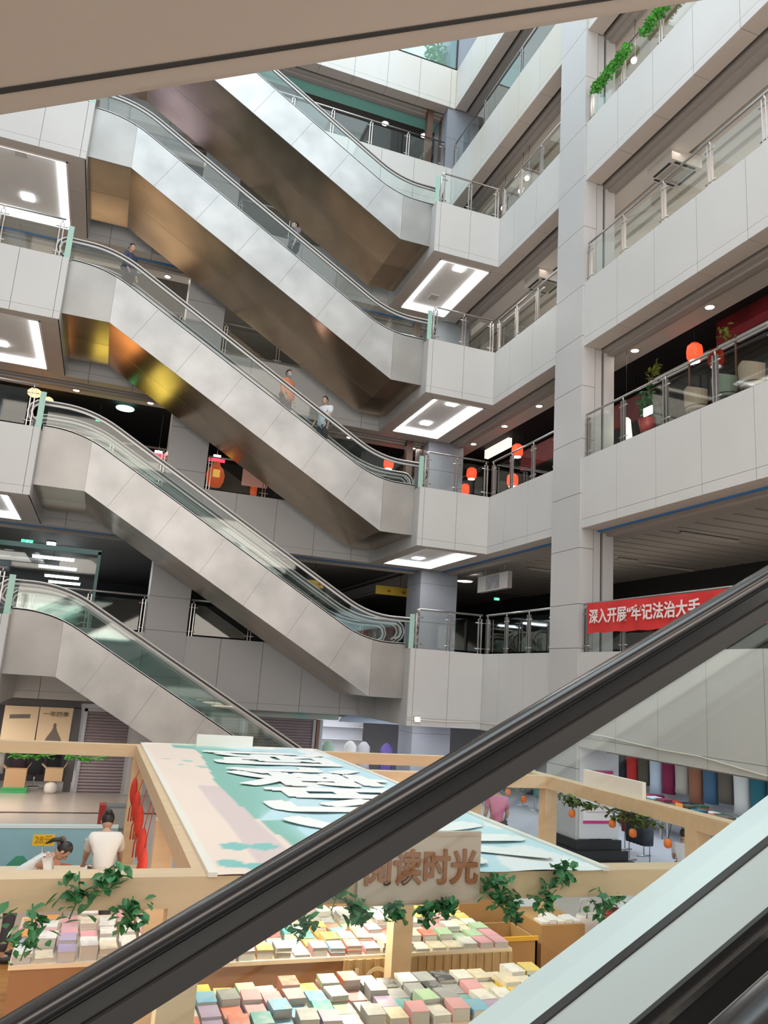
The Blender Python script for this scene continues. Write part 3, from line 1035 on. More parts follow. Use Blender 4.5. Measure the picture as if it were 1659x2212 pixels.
# first upper floor
for k, (y, z) in enumerate(((31.3, 7.28), (34.5, 7.28), (38.3, 7.28), (41.2, 7.28))):
    R = thing('tube_lamp', '%s white tube lamp in the shop behind the lowest left handrail' % ('nearest', 'second', 'third', 'farthest')[k], 'tube lamp', (-2.1, y, z), 'tube lamps in the back shop')
    MB().tube([(-.72, 0, 0), (.72, 0, 0)], .055, 8).build('tube', COOL, R, True)
    MB().box(-.75, .75, -.06, .06, .05, .10).build('housing', mat('housing_white', (.7, .7, .7), .5), R, True)
    MB().tube([(0, 0, .1), (0, 0, 7.76-z)], .01, 5).build('hanger', BLACKP, R, True)
R = thing('panel_lamp', 'square white lamp beside the green exit sign, lower left', 'lamp', (-2.05, 28.5, 7.42))
MB().box(-.13, .13, -.2, .2, -.05, .05).build('diffuser', COOL, R, True)
MB().box(-.15, .15, -.22, .22, .05, .10).build('housing', BLACKP, R, True)
area('back_shop_light', (-1.6, 33, 7.1), 3, 8, 110, (.85, .94, 1))
R = thing('shop_window', 'glazed shop front with teal frame behind the lowest left railing', 'shop window', (-1.5, 27.5, FZ[2]))
mb = MB()
for x in (-6, -4.2, -.45):
    mb.box(x-.05, x+.05, 27.45, 27.55, FZ[2], 7.2)
mb.box(-6, -.4, 27.45, 27.55, 7.1, 7.25)
mb.build('frame', mat('teal_frame', (.16, .30, .30), .4), R)
mb = MB()
for a, b in ((-5.95, -4.25), (-4.15, -.5)):
    mb.face([(a, 27.5, FZ[2]+.02), (b, 27.5, FZ[2]+.02), (b, 27.5, 7.1), (a, 27.5, 7.1)])
mb.build('pane', GLASS, R)
YEL = mat('yellow_sign', (.62, .45, .03), .5)
YELR = mat('sign_red', (.55, .05, .02), .5)
for k, (x0, x1, z0, z1) in enumerate(((9.2, 11.1, 6.74, 7.06), (6.55, 7.2, 6.72, 6.98))):
    R = thing('yellow_sign', ('long yellow hanging sign left of the corner column', 'short yellow hanging sign seen through the escalator glass')[k], 'sign', ((x0+x1)/2, 27, z0), 'yellow signs')
    MB().box(x0, x1, 26.98, 27.03, z0, z1).build('board', YEL, R)
    MB().tube([((x0+x1)/2, 27, z1), ((x0+x1)/2, 27, 7.76)], .012, 5).build('hanger', BLACKP, R)
    mb = MB()
    for i in range(2 if k == 0 else 1):
        xx = x0+.5+i*.6
        mb.box(xx-.08, xx+.08, 26.97, 26.981, z0+.12, z0+.16)
        mb.box(xx-.015, xx+.015, 26.97, 26.981, z0+.08, z0+.24)
    mb.build('lettering', YELR, R)
R = thing('hanging_sign', 'white box sign hanging under the dark striped ceiling beside the column', 'sign', (11.5, 22.1, 6.9))
MB().box(11.45, 11.6, 21.15, 23.2, 6.68, 7.2).build('box', mat('sign_box_grey', (.40, .39, .39), .5), R)
mb = MB()
for y in (21.5, 22.8):
    mb.tube([(11.52, y, 7.2), (11.52, y, 7.74)], .012, 5)
mb.build('hanger', CHROME, R)
MB().box(11.44, 11.449, 21.7, 22.6, 6.72, 7.16).build('picture', mat('sign_pic', (.26, .26, .28), .5, var=.4, vscale=4), R)
for k, (x0, x1, y) in enumerate(((13.0, 14.8, 15.3), (14.2, 14.9, 19.4), (15.5, 17.2, 19.7), (13.2, 14.2, 23.0), (11.6, 12.8, 18.3))):
    R = thing('linear_lamp', 'unlit white batten lamp in the dark striped ceiling, '+('right of the column, nearest', 'right of the column, at its edge', 'farthest right of the column', 'left of the column, far', 'left of the column, near')[k], 'lamp', ((x0+x1)/2, y, 7.72), 'batten lamps in the striped ceiling')
    MB().box(x0, x1, y-.05, y+.05, 7.65, 7.70).build('diffuser', mat('batten', (.45, .43, .40), .5), R)
    MB().box(x0, x1, y-.03, y+.03, 7.70, 7.719).build('housing', BLACKP, R)
# slats of the dark striped ceiling
mb = MB()
for k in range(46):
    y = 3+k*.6
    mb.box(XR+1.65, XR+DEPTH, y, y+.5, 7.72, 7.762)
struct(mb.build('ceiling', STRIPE))
# slatted pale ceiling of the third upper floor, deep ceiling of the fourth
mb = MB()
for n, dz, c_ in ((5, .0, 0), (6, .0, 1)):
    for k in range(5):
        d = 1.9+k*.95
        mb.mi = c_
        mb.box(XR+d, XR+d+.45, 0, YB+6, FB[n]+.26, FB[n]+.36)
        mb.mi = 2
        mb.box(XR+d+.5, XR+d+.58, 0, YB+6, FB[n]+.30, FB[n]+.36)
struct(mb.build('ceiling', [WHITEC, BEIGE, SHUTBOX]))
for k, (x, y, z, q) in enumerate(((11.75, 13.85, 16.45, 'right of the column'), (11.75, 19.95, 16.4, 'left of the column'))):
    R = thing('air_conditioner', 'white ceiling cassette air conditioner, '+q, 'air conditioner', (x, y, z), 'ceiling air conditioners')
    MB().box(-.45, .45, -.45, .45, -.12, .20).build('body', mat('ac_white', (.70, .66, .62), .5), R, True)
    mb = MB()
    mb.box(-.28, .28, -.28, .28, -.135, -.121)
    mb.build('grille', mat('ac_grille', (.42, .38, .34), .5), R, True)
    mb = MB()
    for s_ in (-1, 1):
        mb.box(s_*.37-.03, s_*.37+.03, -.3, .3, -.13, -.121)
        mb.box(-.3, .3, s_*.37-.03, s_*.37+.03, -.13, -.121)
    mb.build('vent', BLACKP, R, True)
for k, (y, c_, q) in enumerate(((11.4, (.24, .05, .05), 'dark red'), (10.7, (.14, .16, .09), 'olive'), (10.1, (.08, .10, .14), 'navy'))):
    R = thing('garment', q+' coat hanging behind the third upper railing, far right', 'clothing', (12.4, y, 14.0), 'coats on the third upper floor')
    mb = MB()
    mb.lathe([(.30, 0), (.26, .5), (.28, .95), (.12, 1.12), (.05, 1.2)], (0, 0, 0), 12)
    mb.build('coat', mat('coat_'+q.replace(' ', '_'), c_, .8), R, True)
    MB().tube([(0, 0, 1.18), (0, 0, 1.5), (.3, 0, 1.5), (.3, 0, -.33)], .012, 5).build('stand', CHROME, R, True)
# hedge boxes on the fourth upper railing
for k, (a, b) in enumerate((((XR-.02, 14.85, 18.98), (XR-.02, 13.5, 19.06)), ((XR-.02, 12.9, 19.02), (XR-.02, 11.4, 19.1)))):
    R = thing('hanging_greenery', '%s long bright green plastic garland on the railing right of the column' % ('lower left' if k == 0 else 'upper right'), 'garland', ((a[0]), (a[1]+b[1])/2, 19.0), 'green garlands on the railing')
    mb = MB()
    for i in range(16):
        t = i/15
        p = [a[j]+(b[j]-a[j])*t for j in range(3)]
        leaf_cloud(mb, p, (.12, .11, .13), 60, .085, 100*k+i)
    mb.build('foliage', LEAFB, R)
    MB().tube([a, b], .05, 6).build('core', LEAFB, R)
for k, (x, y) in enumerate(((9.3, 24.75), (9.95, 24.9))):
    plant('roof_shrub', ('left' if k == 0 else 'right')+' green shrub behind the topmost glass parapet', (x, y, 28.15), (.35, .3, .75), 220, .17, LEAFB, 40+k, .25, 'shrubs on the topmost floor')
# red banner over the first upper railing
R = thing('banner', 'red cloth banner with white characters hung over the railing', 'banner', (10.02, 11.5, 4.98))
mb = MB()
ny, nz = 60, 6
bx = lambda y, z: 10.045+.012*math.sin(y*5+z*7)+.010*math.sin(y*13)
bz = lambda j, y: 5.62-.66*j/nz-.03*math.sin((y-8)/6.8*math.pi)*(1-j/nz)-.01*math.sin(y*9)*(j/nz)
G = [[mb.bm.verts.new((bx(14.82-6.9*i/ny, j), 14.82-6.9*i/ny, bz(j, 14.82-6.9*i/ny))) for j in range(nz+1)] for i in range(ny+1)]
for i in range(ny):
    for j in range(nz):
        mb.bm.faces.new((G[i][j], G[i+1][j], G[i+1][j+1], G[i][j+1])).smooth = True
mb.build('cloth', mat('banner_red', (.62, .03, .03), .6), R)
text_mesh('lettering', '\u6df1\u5165\u5f00\u5c55\u201c\u7262\u8bb0\u6cd5\u6cbb\u5927\u624b', .33, basis((0, -1, 0), (0, 0, 1), (-1, 0, 0), (10.012, 14.72, 5.29)), mat('banner_white', (.82, .72, .72), .6), R, align='LEFT', bold=.012)
text_mesh('lettering', '\u5f53\u65e5  \u6df1\u5165', .33, basis((0, -1, 0), (0, 0, 1), (-1, 0, 0), (10.012, 10.65, 5.26)), mat('banner_white'), R, align='LEFT', bold=.012)
# cable with a small floodlight along the lowest fascia
R = thing('cable', 'pale cable sagging along the lowest grey fascia', 'cable', (10.0, 15, 2.7))
pts = [(KX0, YK-.02, 2.69), (9.0, YK-.02, 2.665), (XR-.02, YK-.02, 2.70), (XR-.02, 18.2, 2.72), (XR-.02, 16.5, 2.78), (XR-.065, 15.8, 2.82), (XR-.02, 14.3, 2.81), (XR-.02, 12.5, 2.72), (XR-.02, 11.5, 2.71), (XR-.02, 10.1, 2.58), (XR-.02, 8.6, 2.55)]
MB().tube(pts, .013, 6).build('cord', mat('cable_white', (.70, .66, .58), .5), R)
R = thing('floodlight', 'small white floodlight on the cable under the lowest landing', 'lamp', (8.22, YK-.05, 2.69))
MB().box(-.07, .07, -.03, .03, -.06, .06).build('lens', mat('flood_white', (1, 1, 1), .5, emit=(1, .95, .8), es=3), R, True)
MB().box(-.08, .08, .0, .045, -.07, .07).build('housing', CHROME, R, True)

# ---------------------------------------------------------------- book stall on the ground floor
WOOD = mat('pale_wood', (.74, .56, .36), .55, var=.10, vscale=1.5, stretch=(1, 6, 6))
WOODT = mat('pale_wood_top', (.80, .66, .48), .5, var=.06, vscale=2)
PLANK = mat('orange_planks', (.56, .26, .075), .4, var=.35, vscale=2.2, stretch=(.5, 7, 1))
SH = 2.3
mb = MB()
for k in range(34):
    y = 6.0+k*.25
    mb.box(-2.9, 7.3, y, y+.246, .004, .03)
tag(mb.build('plank_floor', PLANK), 'orange plank platform under the book stall', 'platform')
PERG = R = thing('pergola', 'pale wooden pergola frame of the book stall', 'pergola', (2.5, 10, 0))


def beam(x0, x1, y0, y1, nm='beam'):
    m2 = MB()
    m2.box(x0, x1, y0, y1, SH-.19, SH)
    m2.build(nm, WOOD, R)


beam(-3.0, 7.3, 5.55, 5.78)
beam(-3.0, 7.3, 14.2, 14.42)
beam(7.08, 7.30, 5.78, 14.2)
beam(.78, .98, 5.78, 14.2)
beam(3.86, 4.06, 5.78, 14.2)
beam(.98, 3.86, 8.34, 8.54)
beam(-3.0, -2.8, 5.78, 14.2)
beam(4.06, 7.08, 11.55, 11.75)
for x0, x1, y0, y1 in ((.63, .87, 5.55, 5.77), (3.30, 3.52, 8.34, 8.54), (.76, .96, 8.54, 8.76), (.76, .96, 14.2, 14.42), (7.08, 7.29, 14.2, 14.41), (7.08, 7.29, 11.56, 11.76), (7.08, 7.29, 8.12, 8.33), (7.08, 7.29, 5.56, 5.77), (-3, -2.79, 5.56, 5.77), (-3, -2.79, 14.2, 14.41), (3.86, 4.06, 14.2, 14.41)):
    m2 = MB()
    m2.box(x0, x1, y0, y1, .0, SH-.19)
    m2.build('post', WOOD, R)
# printed canopy lying on the frame
R2 = thing('canopy', 'flat printed canopy in pink, green and pale blue on top of the pergola', 'canopy', (2.45, 10, SH))
me = bpy.data.meshes.new('printed_cloth')
bm = bmesh.new()
NX, NYY = 84, 220
cx0, cx1, cy0, cy1 = .87, 3.96, 5.52, 14.45
colors = []


def hsh(x, y):
    return (math.sin(x*1.7+y*.9)+math.sin(x*3.1-y*2.3+1.2)+math.sin(x*.6+y*3.7+.5))/3


def canopy_col(x, y):
    u = (x-cx0)/(cx1-cx0)
    v = (cy1-y)/(cy1-cy0)
    pink, green, blue, white = (.90, .76, .66), (.26, .54, .46), (.56, .80, .88), (.92, .95, .95)
    e1 = .235+.03*math.sin(v*7+.6)-.05*max(0, v-.8)*5*.4
    if v < .07:
        e1 = .16
    if u < e1:
        c_ = pink
        if v > .55 and .12 < u < .22:
            c_ = (.74, .62, .60)
        if hsh(x*5, y*2.6) > .52 and u > .05 and (.25 < v < .45):
            c_ = (.48, .66, .58)
        for (px, py, pr) in ((.10, .90, .022), (.17, .905, .02), (.06, .965, .02), (.12, .975, .022), (.19, .97, .018)):
            if abs(u-px)**2+((v-py)*2.6)**2 < pr**2*3:
                c_ = (.25, .58, .55)
        return c_
    e2 = e1+.20+.14*math.sin(v*5.2+.4)+.10*math.sin(v*13)+(.12 if v > .78 else 0)
    if u < e2:
        f = min(1, (u-e1)/(e2-e1))
        f = f*f
        return tuple(green[i]*(1-f)+(.42, .70, .68)[i]*f for i in range(3))
    t = hsh(x*1.6, y*.8)
    if t > .35:
        return white
    f = max(0, min(1, (t+.2)*1.2))
    return tuple(blue[i]*(1-f)+(.66, .86, .90)[i]*f for i in range(3))


grid = [[bm.verts.new((cx0+(cx1-cx0)*i/NX, cy0+(cy1-cy0)*j/NYY, SH+.012+.006*math.sin(i*.3+j*.11))) for j in range(NYY+1)] for i in range(NX+1)]
cl = bm.loops.layers.float_color.new('print')
for i in range(NX):
    for j in range(NYY):
        f = bm.faces.new((grid[i][j], grid[i+1][j], grid[i+1][j+1], grid[i][j+1]))
        f.smooth = True
        for l in f.loops:
            l[cl] = (*canopy_col(l.vert.co.x, l.vert.co.y), 1)
for v in bm.verts:
    v.co -= Vector((2.45, 10, SH))
bm.to_mesh(me)
bm.free()
pm = mat('printed_cloth', (1, 1, 1), .55)
at = pm.node_tree.nodes.new('ShaderNodeAttribute')
at.attribute_name = 'print'
pm.node_tree.links.new(at.outputs['Color'], pm.node_tree.nodes['Principled BSDF'].inputs['Base Color'])
me.materials.append(pm)
o = bpy.data.objects.new('printed_cloth', me)
COL.objects.link(o)
o.parent = R2
mb = MB()
mb.box(cx0-.01, cx0+.05, cy0, cy1, SH+.001, SH+.03)
mb.box(cx1-.05, cx1+.01, cy0, cy1, SH+.001, SH+.03)
mb.box(cx0, cx1, cy1-.04, cy1+.01, SH+.001, SH+.03)
mb.build('edging', mat('cream_edge', (.85, .82, .74), .6), R2)
for ch, y in (('\u9605', 12.55), ('\u8bfb', 10.5), ('\u65f6', 8.55), ('\u5149', 6.6)):
    text_mesh('lettering', ch, 1.95, basis((0, -1.0, 0), (1.06, 0, 0), (0, 0, 1), (2.62, y, SH+.034)), mat('print_white', (.95, .96, .94), .6), R2, ext=.002, bold=.035)
# board with the stall name
R = thing('name_board', 'pale board with brown characters on the front beam of the stall', 'sign', (2.36, 5.5, 2.12))
MB().box(1.89, 2.83, 5.50, 5.535, 2.10, 2.59).build('board', mat('board_grey_wood', (.58, .48, .40), .6), R)
text_mesh('lettering', '\u9605\u8bfb\u65f6\u5149', .222, basis((1, 0, 0), (0, 0, 1.1), (0, -1, 0), (2.365, 5.492, 2.335)), mat('brown_letters', (.33, .13, .05), .6), R, ext=.008, bold=.016)
mb = MB()
for a, b, c_, d_ in ((1.91, 2.81, 2.115, 2.13), (1.91, 2.81, 2.56, 2.575)):
    mb.box(a, b, 5.494, 5.501, c_, d_)
mb.build('border', mat('board_border', (.55, .42, .32), .6), R)
for k, (bx_, q) in enumerate((((1.78, 2.76, 14.28, 14.34, SH, SH+.21), 'back beam behind the canopy'), ((7.16, 7.22, 9.24, 10.63, SH, SH+.22), 'right beam of the pergola'))):
    tag(MB().box(*bx_).build('blank_board', mat('cream_board', (.93, .88, .82), .6)), 'blank cream board standing on the '+q, 'sign')
# leaf garlands on the beams
IVY = mat('ivy_green', (.075, .30, .11), .5, var=.5, vscale=9)
clusters = [((.06, 2.22), 'above the left table, under the beam', .13), ((-.18, 2.02), 'at the far left beam end', .15), ((.40, 2.10), 'left of the front post', .10), ((.26, 2.31), 'on the top edge of the beam, far left', .08), ((1.72, 2.20), 'left of the name board', .11), ((1.90, 2.08), 'under the left corner of the name board', .09), ((1.50, 2.0), 'hanging low left of the name board', .09), ((2.95, 2.19), 'right of the name board', .12), ((3.08, 2.08), 'right of the name board, lower', .09), ((3.36, 2.13), 'left of the red pot', .12), ((3.52, 2.30), 'on the top edge of the beam, right', .09), ((3.86, 2.06), 'farthest right under the beam', .13), ((2.42, 2.05), 'under the name board, left of two', .07), ((2.56, 2.09), 'under the name board, right of two', .07), ((2.17, 2.07), 'on the inner post under the name board', .06)]
for k, ((x, z), q, r) in enumerate(clusters):
    R = thing('ivy_cluster', 'green plastic ivy cluster '+q, 'ivy', (x, 5.46, z), 'ivy clusters on the front beam')
    leaf_cloud(MB(), (0, 0, 0), (r*1.1, .07, r), 44, .085, 200+k).build('leaves', IVY, R, True)
    MB().tube([(0, .05, r), (.02, .0, 0), (-.02, .0, -r)], .005, 5).build('stem', IVY, R, True)
for k, (x0, x1, q) in enumerate(((-2.5, -1.25, 'far left'), (-1.15, -.45, 'middle'), (-.3, .35, 'near the post'))):
    R = thing('leaf_garland', 'bright green leaf garland under the back beam, '+q, 'garland', ((x0+x1)/2, 14.18, 2.06), 'leaf garlands under the back beam')
    leaf_cloud(MB(), (0, 0, 0), ((x1-x0)*.5, .05, .04), 36, .11, 300+k).build('leaves', LEAFB, R, True)
    MB().tube([(-(x1-x0)/2, 0, .05), (0, 0, .0), ((x1-x0)/2, 0, .05)], .008, 5).build('stem', LEAFB, R, True)
OR = mat('orange_ball', (.75, .20, .04), .5)
for k, (y0, y1, q) in enumerate(((13.6, 12.0, 'beside the pink shirted walker'), (11.2, 10.1, 'in front of the column plinth'), (10.0, 8.7, 'nearest the silver deck'))):
    R = thing('leaf_garland', 'olive leaf garland under the right beam, '+q, 'garland', (7.07, (y0+y1)/2, 2.03), 'leaf garlands under the right beam')
    leaf_cloud(MB(), (0, 0, 0), (.06, abs(y1-y0)*.5, .08), 60, .13, 320+k).build('leaves', mat('leaf_olive', (.13, .19, .05), .5, var=.5, vscale=8), R, True)
    MB().tube([(0, -(y1-y0)/2, .05), (0, 0, 0), (0, (y1-y0)/2, .05)], .008, 5).build('stem', LEAF, R, True)
for k, (y, z, q) in enumerate(((12.75, 1.88, 'near the walker, left'), (12.2, 1.84, 'near the walker, right'), (10.75, 1.86, 'left of the column poster'), (9.75, 1.90, 'right of the column poster'), (9.3, 1.86, 'above the clothes racks'), (8.6, 1.87, 'above the seated person'))):
    R = thing('orange_lantern', 'small orange paper lantern hanging from the right beam, '+q, 'lantern', (7.05, y, z), 'orange lanterns on the right beam')
    MB().lathe([(.02, .06), (.045, .04), (.052, 0), (.045, -.04), (.02, -.055)], (0, 0, 0), 10).build('shade', OR, R, True)
    MB().tube([(0, 0, .055), (.06, 0, SH-.19-z+.01)], .005, 5).build('string', BLACKP, R, True)
RED = mat('pennant_red', (.60, .04, .02), .6)
for k, (y, z) in enumerate(((12.6, 1.8), (11.6, 1.75), (10.7, 1.72), (9.8, 1.62), (9.4, 1.5))):
    R = thing('red_pennant', ('farthest', 'second farthest', 'middle', 'second nearest', 'nearest')[k]+' red paper ornament hanging along the left canopy beam', 'ornament', (.74, y, z), 'red ornaments on the left beam')
    MB().lathe([(.02, .18), (.045, .10), (.055, 0), (.045, -.10), (.02, -.18)], (0, 0, 0), 8).build('body', RED, R, True)
    mb = MB()
    for i in range(5):
        a = i*1.25
        mb.tube([(0, 0, -.17), (.03*math.cos(a), .03*math.sin(a), -.25), (.035*math.cos(a), .035*math.sin(a), -.42)], .008, 4)
    mb.build('tassel', RED, R, True)
    MB().tube([(0, 0, .17), (.05, 0, SH-.19-z)], .005, 4).build('string', RED, R, True)
R = thing('folding_sign', 'white A-shaped folding board with red print behind the left post', 'sign', (1.45, 11.2, 0))
for s_ in (-1, 1):
    MB().prism([(1.45+s_*.02, 1.15), (1.45+s_*.05, 1.15), (1.45+s_*.26, .02), (1.45+s_*.22, .02)], 10.95, 11.45).build('panel', mat('a_board_white', (.80, .76, .72), .6), R)
MB().box(1.36, 1.54, 10.93, 10.948, .55, .95).build('print', RED, R)
# backdrop panel and price tag
R = thing('backdrop', 'low pale blue painted backdrop with green hills at the left of the stall', 'panel', (-1.1, 14.3, 0))
MB().box(-3.0, .66, 14.10, 14.15, .0, 1.03).build('board', mat('backdrop_blue', (.27, .52, .65), .6), R)
MB().box(-3.0, .66, 14.09, 14.16, 1.0, 1.05).build('top_rail', mat('backdrop_rail', (.70, .86, .92), .5), R)
mb = MB()
pts = [(-3, .03)]+[(-3+i*.1, .38+.14*math.sin(i*.9)+.10*math.sin(i*.37)) for i in range(27)]+[(-.35, .03)]
mb.prism(pts, 14.085, 14.099)
mb.build('painted_hills', mat('hill_green', (.06, .34, .24), .7), R)
mb = MB()
mb.ell((.32, 14.10, .82), (.16, .01, .05), 12, 6)
mb.ell((.38, 14.10, .87), (.08, .01, .06), 12, 6)
mb.build('painted_cloud', mat('cloud_white', (.62, .76, .80), .7), R)
mb = MB()
mb.prism([(-.25, .05), (-.22, .40), (-.12, .48), (.02, .46), (.10, .30), (.12, .05)], 14.08, 14.099)
mb.build('painted_figure', mat('figure_orange', (.56, .22, .10), .7), R)
mb = MB()
mb.prism([(-.27, .30), (-.24, .72), (-.15, .72), (-.14, .30)], 14.076, 14.098)
mb.mi = 1
mb.ell((-.17, 14.08, .80), (.07, .012, .09), 10, 6)
mb.build('painted_figure', [mat('figure_pink', (.75, .36, .28), .7), mat('figure_brown', (.22, .13, .09), .7)], R)
R = thing('price_tag', 'yellow price card on a stand before the blue backdrop', 'sign', (-.42, 13.6, 0))
MB().box(-.58, -.27, 13.6, 13.61, .84, 1.0).build('card', mat('tag_yellow', (.85, .55, .02), .5), R)
text_mesh('lettering', '28\u5143', .13, basis((1, 0, 0), (0, 0, 1), (0, -1, 0), (-.425, 13.597, .92)), mat('tag_ink', (.45, .22, .02), .6), R, ext=.002)
MB().tube([(-.425, 13.615, 0), (-.425, 13.615, .9)], .012, 6).build('stand', CHROME, R)
# lamps under the beams of the stall
for x, y, lx, ly in ((-1.0, 5.67, 1, .06), (2.4, 8.44, 1, .06), (3.96, 11.0, .06, 1), (5.4, 5.67, 1, .06)):
    z = SH-.19
    m2 = MB()
    m2.box(x-lx/2, x+lx/2, y-ly/2, y+ly/2, z-.03, z)
    m2.build('lamp', WARM, PERG)
    area('stall_light', (x, y, z-.06), lx, ly, 62, (1, .86, .68))
# tables
TB = mat('table_brown', (.32, .17, .085), .6)
KR = mat('kraft_paper', (.50, .34, .17), .7, var=.2, vscale=5, stretch=(4, 1, .4))
def table(label, x0, x1, y0, y1, z, front, gr=None):
    R = thing('book_table', label, 'table', ((x0+x1)/2, (y0+y1)/2, 0))
    MB().box(x0, x1, y0, y1, z-.04, z).build('tabletop', WOODT, R)
    MB().box(x0+.02, x1-.02, y0+.01, y0+.03, .05, z-.04).build('front_board', front, R)
    for x in (x0+.02, x1-.05):
        MB().box(x, x+.03, y0+.03, y1-.02, .05, z-.04).build('side_board', front, R)
    for x in (x0+.08, x1-.14):
        for y in (y0+.08, y1-.14):
            MB().box(x, x+.06, y, y+.06, 0.03, z-.04).build('leg', WOODT, R)
    return R


TZ = .76
t2 = table('rear book table with brown front and kraft paper skirt', 1.32, 4.86, 8.58, 10.2, TZ, TB)
mb = MB()
for i in range(40):
    xa = 2.85+i*.05
    mb.box(xa, xa+.051, 8.565-.012*(i % 2), 8.588, .04, TZ-.03)
mb.build('paper_skirt', KR, t2)
text_mesh('lettering', '1G', .34, basis((1, 0, 0), (0, 0, 1), (0, -1, 0), (3.12, 8.545, .52)), mat('kraft_light', (.70, .58, .40), .7), t2, ext=.002)
t1 = table('front book table nearest the foreground escalator', .95, 4.75, 6.15, 7.85, TZ, TB)
t3 = table('left book table piled with white and yellow books', -.42, 1.0, 8.78, 10.3, TZ, TB)
t4 = table('back left table with rows of white books', -2.4, 1.0, 11.95, 12.7, TZ, mat('white_board', (.7, .68, .65), .6))
# books
BC = {'coral': (.75, .22, .15), 'pink': (.78, .38, .42), 'white': (.80, .79, .75), 'cream': (.80, .70, .52), 'yellow': (.80, .58, .10), 'sky blue': (.22, .50, .72), 'navy': (.04, .08, .20), 'grey': (.34, .35, .37), 'pale green': (.46, .66, .42), 'green': (.10, .38, .16), 'orange': (.78, .32, .07), 'lilac': (.46, .36, .58), 'red': (.55, .06, .05), 'black': (.04, .04, .045), 'teal': (.10, .42, .44)}
PAGE = mat('page_edges', (.50, .48, .45), .8)


def cover_mat(nm, c):
    """cover with a procedural picture block and title band that differ from book to book"""
    m = bpy.data.materials.new('cover_'+nm.replace(' ', '_'))
    m.use_nodes = True
    nt = m.node_tree
    b = nt.nodes['Principled BSDF']
    b.inputs['Roughness'].default_value = .4
    tc = nt.nodes.new('ShaderNodeTexCoord')
    oi = nt.nodes.new('ShaderNodeObjectInfo')
    ad = nt.nodes.new('ShaderNodeVectorMath')
    ad.operation = 'ADD'
    nt.links.new(tc.outputs['Object'], ad.inputs[0])
    nt.links.new(oi.outputs['Location'], ad.inputs[1])
    vo = nt.nodes.new('ShaderNodeTexVoronoi')
    vo.inputs['Scale'].default_value = 15
    nt.links.new(ad.outputs[0], vo.inputs['Vector'])
    mx = nt.nodes.new('ShaderNodeMix')
    mx.data_type = 'RGBA'
    mx.inputs['A'].default_value = (*c, 1)
    mx.inputs['B'].default_value = tuple(min(1, .14+.70*x) for x in c)+(1,)
    gt = nt.nodes.new('ShaderNodeMath')
    gt.operation = 'GREATER_THAN'
    gt.inputs[1].default_value = .53
    nt.links.new(vo.outputs['Color'], gt.inputs[0])
    nt.links.new(gt.outputs[0], mx.inputs['Factor'])
    nt.links.new(mx.outputs['Result'], b.inputs['Base Color'])
    return m


COV = {k: cover_mat(k, v) for k, v in BC.items()}
BM = {}


def book_mesh(color, th):
    key = (color, th)
    if key not in BM:
        mb = MB()
        w, d = .083, .117
        mb.box(-w, w, -d, d, 0, .004)
        mb.box(-w, w, -d, d, th-.004, th)
        mb.box(-w, -w+.004, -d, d, .004, th-.004)
        mb.mi = 1
        mb.box(-w+.003, w-.004, -d+.004, d-.004, .003, th-.003)
        mb.build('book', [COV[color], PAGE])
        o = COL.objects['book'] if 'book' in COL.objects else None
        o = [q for q in COL.objects if q.name.startswith('book') and q.type == 'MESH' and 'label' not in q][-1]
        me_ = o.data
        bpy.data.objects.remove(o)
        BM[key] = me_
    return BM[key]


ORDN = ['first', 'second', 'third', 'fourth', 'fifth', 'sixth', 'seventh', 'eighth', 'ninth', 'tenth', 'eleventh', 'twelfth', '13th', '14th', '15th', '16th', '17th', '18th', '19th', '20th', '21st']
rb = random.Random(11)
NB = [0]


def book_rows(tname, x0, y0, cols, rows, px, py, palette, maxh, order_from='left', seed=0, two=.35):
    """rows of book piles; row 0 is the front row"""
    for r in range(rows):
        for c_ in range(cols):
            x = x0+c_*px+rb.uniform(-.008, .008)
            y = y0+r*py+rb.uniform(-.01, .01)
            pal = palette(r, c_)
            z = TZ+.001
            nlev = 2 if rb.random() < two else 1
            for lv in range(nlev):
                color = rb.choice(pal)
                th = rb.choice((.03, .045, .06)) if nlev == 2 else rb.choice((.03, .06, .09))*maxh
                th = round(th, 3)
                me_ = book_mesh(color, th)
                o = bpy.data.objects.new('book', me_)
                COL.objects.link(o)
                o.location = (x, y, z)
                o.rotation_euler = (0, 0, rb.uniform(-.07, .07))
                pos = 'lower' if (nlev == 2 and lv == 0) else ('upper' if nlev == 2 else 'single')
                tag(o, '%s-covered %s book, %s from left in the %s row of the %s' % (color, pos, ORDN[c_], ORDN[r] if r else 'front', tname), 'book', 'books on the '+tname)
                z += th+.0005
                NB[0] += 1


warmp = ['coral', 'pink', 'orange', 'cream', 'sky blue', 'pale green', 'coral', 'white', 'yellow', 'red', 'teal']
greyp = ['grey', 'white', 'grey', 'cream', 'white', 'pink']
whitep = ['white', 'white', 'cream', 'yellow', 'pink', 'white', 'pale green']


def pal2(r, c_):
    if c_ >= 10:
        return ['cream', 'yellow', 'pink', 'white', 'white', 'pink', 'coral', 'pale green'] if r < 4 else ['white', 'yellow', 'cream']
    if r >= 4:
        return greyp
    if c_ < 3:
        return ['grey', 'white', 'pale green', 'navy', 'grey']
    return warmp


def pal1(r, c_):
    if c_ >= 14 and r >= 1:
        return whitep
    if 9 <= c_ < 14 and r >= 2:
        return ['grey', 'black', 'grey', 'navy', 'white']
    return ['pale green', 'white', 'sky blue', 'grey', 'lilac', 'coral', 'cream', 'pale green', 'pink', 'yellow', 'white', 'teal']


